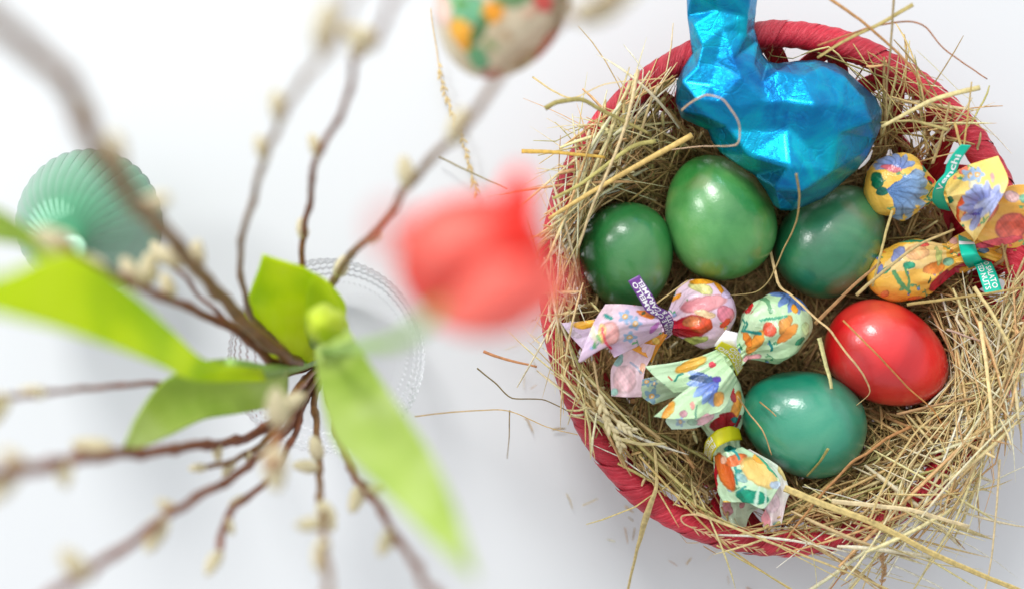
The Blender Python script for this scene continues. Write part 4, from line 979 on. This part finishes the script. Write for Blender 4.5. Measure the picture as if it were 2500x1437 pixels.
stalk([(1052, 20, .004), (1062, 90, .004), (1078, 200, .005), (1108, 290, .005), (1140, 380, .006), (1165, 480, .006)], 3.5, (232, 208, 150), 'feathery grass head lying on the white table left of the basket', seeds=(.3, 1, 34, 24, 6, (232, 212, 160)))
stalk([(1300, 188, .060), (1350, 222, .070), (1400, 240, .080), (1480, 205, .084), (1620, 192, .084)], 5, (218, 202, 150), 'thin looped stalk above the upper left rim')
stalk([(2010, 1460, .050), (2075, 1372, .060), (2090, 1330, .068), (2076, 1300, .072)], 4, (196, 150, 104), 'curled brown flower head at the bottom rim', seeds=(.35, 1, 26, 18, 6, (200, 164, 120)))
stalk([(2150, 1440, .050), (2158, 1380, .062), (2140, 1330, .070)], 4, (200, 158, 112), 'curled brown flower head just below the thickest pale stalk', seeds=(.2, .9, 20, 20, 6, (208, 170, 126)))
stalk([(1740, 1268, .074), (1700, 1255, .074), (1664, 1258, .072), (1668, 1276, .072), (1710, 1295, .070), (1790, 1325, .070), (1870, 1345, .068)], 5, (226, 196, 154), 'curled rootlet lying on the red rim at the bottom', seeds=(.4, 1, 22, 22, 3, (222, 192, 150)))

# ------------------------------------------------------------------ glass vase
VC = P(800, 868, .045)
vase = empty('glass_vase', (VC.x, VC.y, 0), 'round clear glass vase with a fine diamond cut surface, holding branches and tulips', 'vase')
VR = mm(236, .045)
prof = [(0.0, .002), (.45, .002), (.62, .005), (.85, .018), (.97, .032), (1.0, .044), (.97, .058), (.86, .072), (.68, .083), (.50, .088), (.44, .092)]
pp = catmull([(a * VR, b) for a, b in prof], 150); GV = []
nv = 420
for i, (r_, z_) in enumerate(pp):
    for j in range(nv):
        th = 2 * PI * j / nv; k = 1.0
        if .012 < z_ < .086: k += .016 * math.sin(th * 40 + i * .40) * math.sin(th * -40 + i * .40) * 1.0
        GV.append((VC.x + r_ * k * math.cos(th), VC.y + r_ * k * math.sin(th), z_))
fast_mesh('vase_wall', GV, grid_faces(len(pp), nv, True), M['glass'], None, vase)
wv = [Vector((VC.x + VR * k * math.cos(a), VC.y + VR * k * math.sin(a), .062)) for k in (.001, .5, .92) for a in np.linspace(0, 2 * PI, 64, endpoint=False)]
fast_mesh('water_surface', wv, grid_faces(3, 64, True), M['glass'], None, vase)

# ------------------------------------------------------------------ willow branches
def catkin_mesh(seed, sy=1.0):
    bm = bmesh.new(); bmesh.ops.create_uvsphere(bm, u_segments=18, v_segments=14, radius=1)
    for v in bm.verts:
        z = v.co.z; k = 1 - .25 * z
        n = 1 + .10 * noise.noise(v.co * 3 + Vector((seed, 0, 0))) + .06 * noise.noise(v.co * 9 + Vector((0, seed, 0)))
        v.co = Vector((v.co.x * .52 * k * n, v.co.y * .52 * k * n, z * 1.0 * n + .8))
    me = bpy.data.meshes.new('catkin'); bm.to_mesh(me); bm.free(); me.materials.append(M['catkin']); me.polygons.foreach_set('use_smooth', [True] * len(me.polygons)); return me
def scale_mesh():
    bm = bmesh.new(); bmesh.ops.create_uvsphere(bm, u_segments=14, v_segments=10, radius=1)
    for v in bm.verts: v.co = Vector((v.co.x * .50, v.co.y * .36 - .22, v.co.z * .62 + .28))
    me = bpy.data.meshes.new('bud_scale'); bm.to_mesh(me); bm.free(); me.materials.append(M['scale']); me.polygons.foreach_set('use_smooth', [True] * len(me.polygons)); return me
CAT = [catkin_mesh(i * 3.1) for i in range(4)]; SCL = scale_mesh()
def branch(pts, w0, w1, mat, label, cats=(), lift=0.0):
    """cats: (px, py, z, size_mm, direction deg in the picture, scale?)"""
    up = lambda z: z + lift * max(0, z - .2)
    pts = [(a, b, up(z)) for a, b, z in pts]; cats = [(a, b, up(z), sz, dg, q) for a, b, z, sz, dg, q in cats]
    path = catmull([(a, b, z * 3000) for a, b, z in pts], 8 * len(pts)); path[:, 2] /= 3000
    W = [P(*p) for p in path]; n = len(W)
    rad = []
    for i in range(n):
        t = i / (n - 1); rr = (w0 * (1 - t) + w1 * t) / 2 / 1000
        rr *= 1 + .35 * max(0, math.sin(i * 1.05 + w0 * 7)) ** 8
        rad.append(rr)
    for i in range(1, n - 1): W[i] += Vector((noise.noise(W[i] * 60), noise.noise(W[i] * 60 + Vector((9, 0, 0))), 0)) * .0014
    V, F = tube(W, rad, 9)
    root = empty('willow_branch', W[0], label, 'branch', 'willow branches in the glass vase')
    mesh('stem', V, F, mat, root)
    for (x, y, z, sz, deg, sc_) in cats:
        base = P(x, y, z); nb = min(W, key=lambda q: (q - base).length)
        o = bpy.data.objects.new('catkin', CAT[random.randrange(4)]); COL.objects.link(o); o.parent = root
        d = Vector((math.cos(R(deg)), math.sin(R(deg)), .45)).normalized()
        o.location = nb * .75 + base * .25 - Vector(root.location) if (nb - base).length > .004 else nb - Vector(root.location)
        o.rotation_euler = d.to_track_quat('Z', 'Y').to_euler(); o.scale = [sz / 1000 * .5 * (.85 if y > 1000 else 1)] * 3
        if sc_:
            b = bpy.data.objects.new('bud_scale', SCL); COL.objects.link(b); b.parent = o
    return root
HUB = (812, 868, .012)
branch([HUB, (745, 885, .09), (690, 868, .13), (600, 790, .165), (480, 655, .23), (400, 562, .28), (330, 480, .33), (255, 392, .36), (212, 310, .38), (165, 200, .395), (90, 130, .41), (10, 70, .425), (-80, 0, .44)], 5.4, 4.4, M['bark_olive'],
       'longest willow branch, from the vase up to the top left corner', [(168, 205, .37, 11, 100, 1), (214, 325, .34, 12, 80, 1), (460, 610, .225, 11, 80, 1), (375, 600, .235, 12, 160, 0), (290, 440, .30, 11, 20, 1)])
branch([HUB, (740, 890, .08), (670, 885, .12), (560, 795, .16), (440, 740, .20), (340, 695, .24), (250, 660, .27), (150, 590, .31)], 4.6, 2.6, M['bark'],
       'dark willow branch crossing in front of the mint green ornament', [(330, 680, .24, 12, 110, 0), (250, 655, .27, 13, 160, 0), (365, 620, .23, 12, 80, 0), (170, 600, .30, 13, 150, 0), (430, 700, .21, 10, 100, 0)])
branch([HUB, (748, 868, .08), (738, 760, .11), (735, 620, .14), (748, 540, .16), (762, 470, .18), (778, 375, .21), (848, 250, .24), (872, 130, .28), (925, 85, .31), (965, -10, .35), (985, -60, .37)], 3.0, 1.8, M['bark'],
       'thin dark willow twig rising straight up from the lime leaf', [(738, 590, .15, 9, 95, 1), (775, 380, .21, 9, 110, 1), (872, 150, .28, 11, 60, 1), (890, 110, .30, 12, 160, 1)])
branch([HUB, (735, 875, .09), (640, 800, .12), (597, 730, .15), (590, 600, .19), (625, 450, .23), (668, 335, .27), (705, 255, .30), (780, 140, .34), (845, 30, .38), (880, -60, .41)], 2.8, 1.8, M['bark_grey'],
       'pale grey willow twig left of the thin dark twig', [(680, 290, .29, 10, 100, 1), (790, 130, .35, 14, 80, 1), (650, 390, .25, 9, 110, 0)])
branch([HUB, (770, 850, .08), (800, 720, .12), (860, 620, .16), (930, 550, .19), (990, 460, .22), (1050, 390, .25), (1112, 335, .27), (1180, 240, .29), (1250, 150, .30), (1370, 50, .33), (1460, 8, .35), (1540, -40, .37)], 3.4, 2.4, M['bark_grey'],
       'willow branch running up and right behind the flowered egg', [(838, 678, .14, 11, 60, 0), (905, 575, .175, 8, 20, 1), (1000, 445, .225, 12, 100, 1), (1115, 350, .27, 12, 70, 1), (1395, 35, .34, 13, 0, 1), (1460, 10, .35, 12, 10, 0)])
branch([HUB, (735, 905, .08), (600, 950, .12), (480, 938, .16), (350, 936, .19), (200, 948, .22), (100, 962, .25), (0, 972, .27), (-80, 975, .29)], 2.4, 1.7, M['bark'],
       'thin twig running straight left above the lowest ones', [(20, 975, .27, 12, -110, 0), (130, 955, .25, 8, 170, 1)])
branch([HUB, (745, 930, .08), (690, 1010, .11), (600, 1068, .14), (500, 1083, .18), (400, 1095, .21), (300, 1104, .24), (180, 1122, .28), (60, 1145, .32), (-60, 1160, .35)], 3.8, 3.8, M['bark'],
       'brown branch running left with a large pale catkin on it', [(290, 1096, .25, 17, 160, 0), (170, 1120, .29, 11, -70, 1), (30, 1155, .33, 14, -120, 1), (530, 1085, .17, 9, -80, 0), (60, 1140, .32, 11, 130, 0)])
branch([HUB, (750, 950, .08), (700, 1050, .12), (620, 1125, .16), (560, 1165, .19), (470, 1222, .22), (400, 1265, .25), (300, 1340, .28), (190, 1412, .31), (90, 1480, .34)], 3.4, 3.0, M['bark'],
       'reddish brown branch slanting down to the bottom left', [(395, 1262, .25, 15, -110, 0), (225, 1385, .31, 14, 120, 1), (430, 1240, .24, 9, 140, 1)])
branch([HUB, (755, 960, .08), (720, 1060, .12), (680, 1145, .15), (620, 1205, .18), (565, 1240, .20), (545, 1290, .21), (535, 1345, .22)], 2.8, 2.6, M['bark'],
       'short branch ending in a brown bud below the vase', [(600, 1215, .185, 9, -160, 1), (552, 1255, .205, 8, -60, 1), (536, 1335, .22, 8, -100, 1), (500, 1380, .24, 10, -110, 0)])
branch([HUB, (770, 960, .08), (775, 1060, .12), (778, 1150, .16), (785, 1230, .20), (790, 1330, .26), (800, 1440, .31), (805, 1520, .34)], 3.2, 2.2, M['bark_olive'],
       'branch going straight down, hung with cream catkins', [(768, 1080, .15, 13, 100, 0), (745, 1060, .17, 12, 170, 0), (775, 1190, .21, 14, -60, 0), (785, 1290, .26, 12, -100, 1), (760, 1240, .24, 11, 180, 0)])
branch([HUB, (745, 930, .10), (700, 985, .17), (690, 1020, .22), (672, 1100, .26), (664, 1130, .28)], 3.0, 3.4, M['scale'],
       'branch end pointing at the camera with two fat cream catkins', [(690, 960, .24, 15, 90, 0), (668, 1050, .27, 17, -80, 0), (700, 940, .20, 11, 30, 0)])
branch([HUB, (800, 960, .08), (830, 1080, .13), (870, 1165, .18), (925, 1240, .22), (990, 1340, .26), (1050, 1430, .30), (1100, 1500, .33)], 3.2, 2.4, M['bark'],
       'branch slanting down and right beneath the long leaf', [(870, 1215, .19, 13, -110, 0), (940, 1300, .24, 12, -120, 0), (900, 1200, .20, 9, 20, 0)])
branch([HUB, (745, 885, .09), (640, 840, .13), (540, 770, .16), (470, 700, .18), (405, 640, .20)], 2.2, 1.6, M['bark'],
       'short thin twig between the two thick upper left branches', [(385, 615, .21, 9, 120, 0)])
branch([HUB, (755, 950, .10), (640, 1085, .14), (560, 1125, .17), (500, 1140, .18)], 3.0, 2.2, M['bark_olive'],
       'olive twig with small dull catkins below the pointed leaf', [(560, 1120, .17, 9, -120, 1), (600, 1100, .155, 8, -60, 0), (500, 1130, .18, 8, 180, 0)])

# ------------------------------------------------------------------ tulips
def leaf(rows, mat, parent, bulge=.006, seed=0, nu=40, nv=24):
    g = loft_pts(rows, nu, nv); t = np.linspace(0, 1, nv)[None, :]; s = np.linspace(0, 1, nu)[:, None]
    W = grid_world(g); W[..., 2] -= bulge * np.sin(t * PI) * np.sin(np.clip(s * 1.1, 0, 1) * PI * .85 + .25)
    W[..., 2] += .00025 * np.sin(t * PI * 15)
    o = fast_mesh('leaf', W.reshape(-1, 3), grid_faces(nu, nv), mat, None, parent)
    s_ = o.modifiers.new('thick', 'SOLIDIFY'); s_.thickness = .0007
    return o
def stem(pts, r0, parent, mat=None, name='stem'):
    path = catmull([(a, b, z * 3000) for a, b, z in pts], 40); path[:, 2] /= 3000
    V, F = tube([P(*p) for p in path], [r0] * 40, 10); return mesh(name, V, F, mat or M['stem'], parent)
# red tulip
t1 = empty('tulip', P(*HUB), 'tulip with a blurred red flower leaning over the left rim of the basket', 'tulip')
stem([HUB, (790, 860, .16), (860, 850, .27), (980, 830, .36), (1080, 750, .40)], .0017, t1, M['stem'])
def petal(parent, base, axis, up, width, length, roll, open_, curl, mat):
    nu, nv = 26, 22; V = []
    ax = axis.normalized(); u = (up - ax * up.dot(ax)).normalized(); q = Matrix.Rotation(roll, 3, ax); out = q @ u; sd = ax.cross(out)
    for i in range(nu):
        s = i / (nu - 1); w = width * (math.sin(PI * min(1, s * .80 + .12)) ** .65) * (1 if s < .8 else 1 - .9 * ((s - .8) / .2) ** 1.6)
        rr = open_ * (math.sin(PI * (s * .62 + .05)) ** .8) + curl * s ** 3
        for j in range(nv):
            t = j / (nv - 1) * 2 - 1
            p = base + ax * (length * s - .12 * length * t * t * s) + out * (rr * math.cos(t * .9)) + sd * (w * .5 * math.sin(t * 1.2) * 1.1)
            V.append(p)
    o = fast_mesh('petal', [tuple(v) for v in V], grid_faces(nu, nv), mat, None, parent)
    s_ = o.modifiers.new('thick', 'SOLIDIFY'); s_.thickness = .0008
def soft_petal(rows, mat, b=.004):
    o = leaf(rows, mat, t1, b); o.name = 'petal'; o.data.name = 'petal'
BODY = [((975, 640), (975, 662)), ((992, 575), (996, 715)), ((1040, 515), (1050, 775)), ((1110, 488), (1120, 806)), ((1190, 480), (1190, 815)), ((1265, 505), (1262, 800)), ((1318, 560), (1318, 752)), ((1345, 620), (1345, 680))]
soft_petal([[(*a, .385), (*b, .385)] for a, b in BODY], M['petal'], -.014)
soft_petal([[(*a, .385), (*b, .385)] for a, b in BODY], M['petal'], .012)
soft_petal([[(985, 640, .398), (990, 650, .398)], [(1020, 555, .402), (1040, 690, .402)], [(1090, 520, .404), (1130, 690, .404)], [(1180, 520, .404), (1200, 650, .404)], [(1235, 560, .400), (1240, 590, .400)]], M['petal_lit'], -.006)
soft_petal([[(1150, 720, .40), (1290, 690, .40)], [(1190, 600, .40), (1300, 590, .40)], [(1208, 520, .40), (1312, 510, .40)], [(1228, 455, .40), (1302, 450, .40)], [(1250, 408, .395), (1278, 408, .395)]], M['petal_shaded'], -.003)
soft_petal([[(1060, 780, .40), (1190, 640, .42)], [(1150, 812, .41), (1290, 640, .43)], [(1260, 800, .41), (1365, 650, .42)], [(1350, 745, .40), (1395, 690, .41)]], M['petal_lit'], -.006)
soft_petal([[(1030, 640, .44), (1030, 560, .44)], [(975, 630, .47), (980, 520, .47)], [(935, 590, .48), (945, 515, .48)], [(918, 560, .48), (922, 530, .48)]], M['petal_lit'], .004)
leaf([[(770, 850, .16), (850, 800, .16)], [(780, 950, .22), (900, 880, .22)], [(815, 1075, .27), (970, 985, .27)], [(900, 1165, .31), (1050, 1100, .31)], [(1010, 1275, .34), (1108, 1230, .34)], [(1100, 1362, .36), (1142, 1335, .36)], [(1160, 1412, .37), (1164, 1408, .37)]], M['leaf2'], t1, .008)
# bud tulip
t2 = empty('tulip', P(*HUB), 'tulip with a small closed lime bud and an upright leaf, above the vase', 'tulip')
stem([HUB, (775, 860, .08), (770, 820, .13), (788, 795, .155)], .0026, t2)
bm = bmesh.new(); bmesh.ops.create_uvsphere(bm, u_segments=24, v_segments=18, radius=1)
for v in bm.verts:
    a = math.atan2(v.co.y, v.co.x); k = 1 + .18 * abs(math.cos(a * 1.5)) - .05 * math.cos(a * 6); v.co = Vector((v.co.x * .0062 * k * (1 - .25 * v.co.z), v.co.y * .0062 * k * (1 - .25 * v.co.z), v.co.z * .015)) + P(792, 790, .200)
me = bpy.data.meshes.new('bud'); bm.to_mesh(me); bm.free(); link('bud', me, M['bud'], t2)
leaf([[(690, 890, .10), (752, 886, .10)], [(625, 840, .115), (800, 860, .115)], [(598, 770, .13), (835, 800, .13)], [(612, 710, .145), (842, 745, .14)], [(630, 660, .155), (800, 690, .15)], [(641, 622, .16), (742, 655, .155)]], M['leaf'], t2, .010)
leaf([[(760, 860, .10), (850, 860, .10)], [(740, 790, .13), (850, 800, .13)], [(752, 700, .15), (822, 735, .15)], [(770, 670, .16), (800, 690, .16)]], M['leaf'], t2, .006)
# leafy tulip
t3 = empty('tulip', P(*HUB), 'tulip with broad lime leaves spreading to the left edge of the picture', 'tulip')
stem([HUB, (760, 880, .08), (700, 900, .12), (640, 905, .15), (560, 890, .17)], .0028, t3)
leaf([[(650, 930, .16), (640, 900, .16)], [(480, 930, .20), (505, 880, .20)], [(400, 895, .24), (420, 805, .24)], [(300, 855, .28), (310, 705, .28)], [(150, 805, .32), (170, 615, .32)], [(0, 768, .35), (20, 668, .35)], [(-130, 740, .38), (-110, 700, .38)]], M['leaf'], t3, .006)
leaf([[(700, 985, .13), (705, 905, .13)], [(600, 1005, .155), (600, 880, .155)], [(500, 1022, .17), (510, 880, .17)], [(420, 1060, .185), (400, 930, .185)], [(350, 1090, .20), (335, 1015, .20)], [(300, 1098, .21), (303, 1092, .21)]], M['leaf2'], t3, .007)
leaf([[(130, 600, .26), (110, 640, .26)], [(60, 552, .28), (50, 600, .28)], [(0, 512, .30), (-10, 590, .30)], [(-70, 490, .32), (-80, 560, .32)]], M['leaf2'], t3, .003)

# ------------------------------------------------------------------ flowered egg hanging from the branch
PE = (Print((232, 218, 190), (216, 198, 166), 21).ell(1290, 60, 16, 10, 20, (236, 190, 160)).ell(1240, 110, 14, 8, -30, (222, 190, 150)).ell(1165, 70, 12, 12, 0, (214, 120, 90)).ell(1200, 130, 22, 8, -30, (150, 176, 120)).ell(1110, 80, 14, 8, 20, (236, 170, 150)).ell(1290, 150, 50, 12, 25, (200, 170, 130)).ell(1110, 20, 38, 46, 0, (120, 186, 140)).ell(1085, 40, 22, 40, 10, (244, 206, 190)).ell(1150, 55, 40, 32, 20, (110, 180, 136)).ell(1128, 36, 16, 12, 0, (90, 150, 60)).ell(1186, -5, 24, 22, 0, (248, 184, 60)).ell(1205, 60, 28, 26, 0, (240, 160, 40))
      .ell(1132, 104, 44, 24, -52, (250, 190, 60), (240, 160, 40)).ell(1170, 100, 14, 36, -35, (70, 120, 70)).ell(1255, 10, 54, 40, 20, (110, 150, 100)).ell(1322, 30, 24, 26, -10, (226, 90, 80)).ell(1170, 155, 30, 20, -40, (110, 176, 130)).ell(1355, 60, 16, 60, -10, (150, 134, 96)).ell(1330, 130, 14, 60, -35, (200, 70, 60)).ell(1215, 200, 40, 22, -10, (190, 110, 90)).ell(1380, 10, 20, 20, 0, (150, 120, 80)))
ec = P(1226, 26, .225); nu, nv = 110, 120; ER = mm(164, .225)
th_, ph_ = np.meshgrid(np.linspace(0, PI, nu), np.linspace(0, 2 * PI, nv, endpoint=False), indexing='ij')
ex = np.sin(th_) * np.cos(ph_) * ER; ey = np.cos(th_) * ER * 1.22 * (1 + .0 * th_); ez = np.sin(th_) * np.sin(ph_) * ER
ex *= (1 + .08 * np.cos(th_)); ez *= (1 + .08 * np.cos(th_))
ca_, sa_ = math.cos(R(-22)), math.sin(R(-22)); ex2 = ex * ca_ - ey * sa_; ey2 = ex * sa_ + ey * ca_
EW = np.stack([ec.x + ex2, ec.y + .004 + ey2, ec.z + ez], -1); epx, epy = to_px(EW[..., 0], EW[..., 1], np.full(ex.shape, .225))
eroot = empty('painted_egg', ec, 'egg ornament decorated with orange flowers and green leaves, cut by the top frame edge', 'egg ornament')
fast_mesh('shell', EW.reshape(-1, 3), grid_faces(nu, nv, True), M['print'], PE.paint(epx, epy).reshape(-1, 3), eroot)
lo = [Vector((ec.x + .010, ec.y + .038, ec.z + .010)), P(1250, -90, .26), P(1300, 60, .32), P(1330, 80, .327)]
lo = [Vector((ec.x + .004, ec.y + .032, ec.z)), Vector((ec.x + .008, ec.y + .040, ec.z + .05)), P(1420, 26, .342)]
V, F = tube([Vector(p) for p in catmull([tuple(p) for p in lo], 16)], [.0004] * 16, 5); mesh('thread', V, F, M['string'], eroot)

# ------------------------------------------------------------------ mint fluted ornament
mc = P(212, 540, .060)
mroot = empty('fluted_dish', (mc.x, mc.y, 0), 'mint green fluted dish with petal shaped ribs, behind the upper left branches', 'dish')
MR = mm(168, .060); NR = 34; pole = P(176, 608, .146) - mc; pole.z = 0
def dome(rn, th, lift=0):
    """rn 0..1 from the off-centre boss to the scalloped edge"""
    x = pole.x * (1 - rn) + MR * rn * math.cos(th); y = pole.y * (1 - rn) + MR * rn * math.sin(th)
    z = .146 - .088 * rn ** 1.9 + lift
    return Vector((mc.x + x, mc.y + y, z))
nu, nv = 40, NR * 10; V = []
for i in range(nu):
    rn = i / (nu - 1)
    for j in range(nv):
        th = 2 * PI * j / nv; sc_ = 1 + .022 * rn ** 3 * abs(math.sin(th * NR / 2))
        V.append(dome(rn * sc_ * .985, th, -.0022 * rn * (1 - abs(math.sin(th * NR / 2))) - .0015))
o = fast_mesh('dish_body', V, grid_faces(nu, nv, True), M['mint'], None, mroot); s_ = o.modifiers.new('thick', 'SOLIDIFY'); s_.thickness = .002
for k in range(NR):
    th0 = 2 * PI * (k + .5) / NR; V = []; nu, nv = 16, 9
    for i in range(nu):
        s = i / (nu - 1); rn = .10 + .86 * s
        hw = .5 * 2 * PI / NR * (.66 if s < .72 else .66 * math.sqrt(max(0.02, 1 - ((s - .72) / .28) ** 2)))
        for j in range(nv):
            t = j / (nv - 1) * 2 - 1; V.append(dome(rn, th0 + t * hw, .0028 * (1 - t * t) * min(1, s * 3 + .1) * (1 if s < .9 else .6) - .0006))
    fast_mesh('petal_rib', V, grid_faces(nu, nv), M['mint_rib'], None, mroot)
bm = bmesh.new(); bmesh.ops.create_uvsphere(bm, u_segments=20, v_segments=12, radius=.006)
for v in bm.verts: v.co.z *= .4; v.co += Vector((mc.x + pole.x, mc.y + pole.y, .1465))
me = bpy.data.meshes.new('boss'); bm.to_mesh(me); bm.free(); link('boss', me, M['mint_rib'], mroot)
V, F = tube([Vector((mc.x, mc.y, z)) for z in (.0, .004, .010, .070, .080)], [.020, .019, .007, .007, .020], 24); mesh('foot', V, F, M['mint'], mroot)
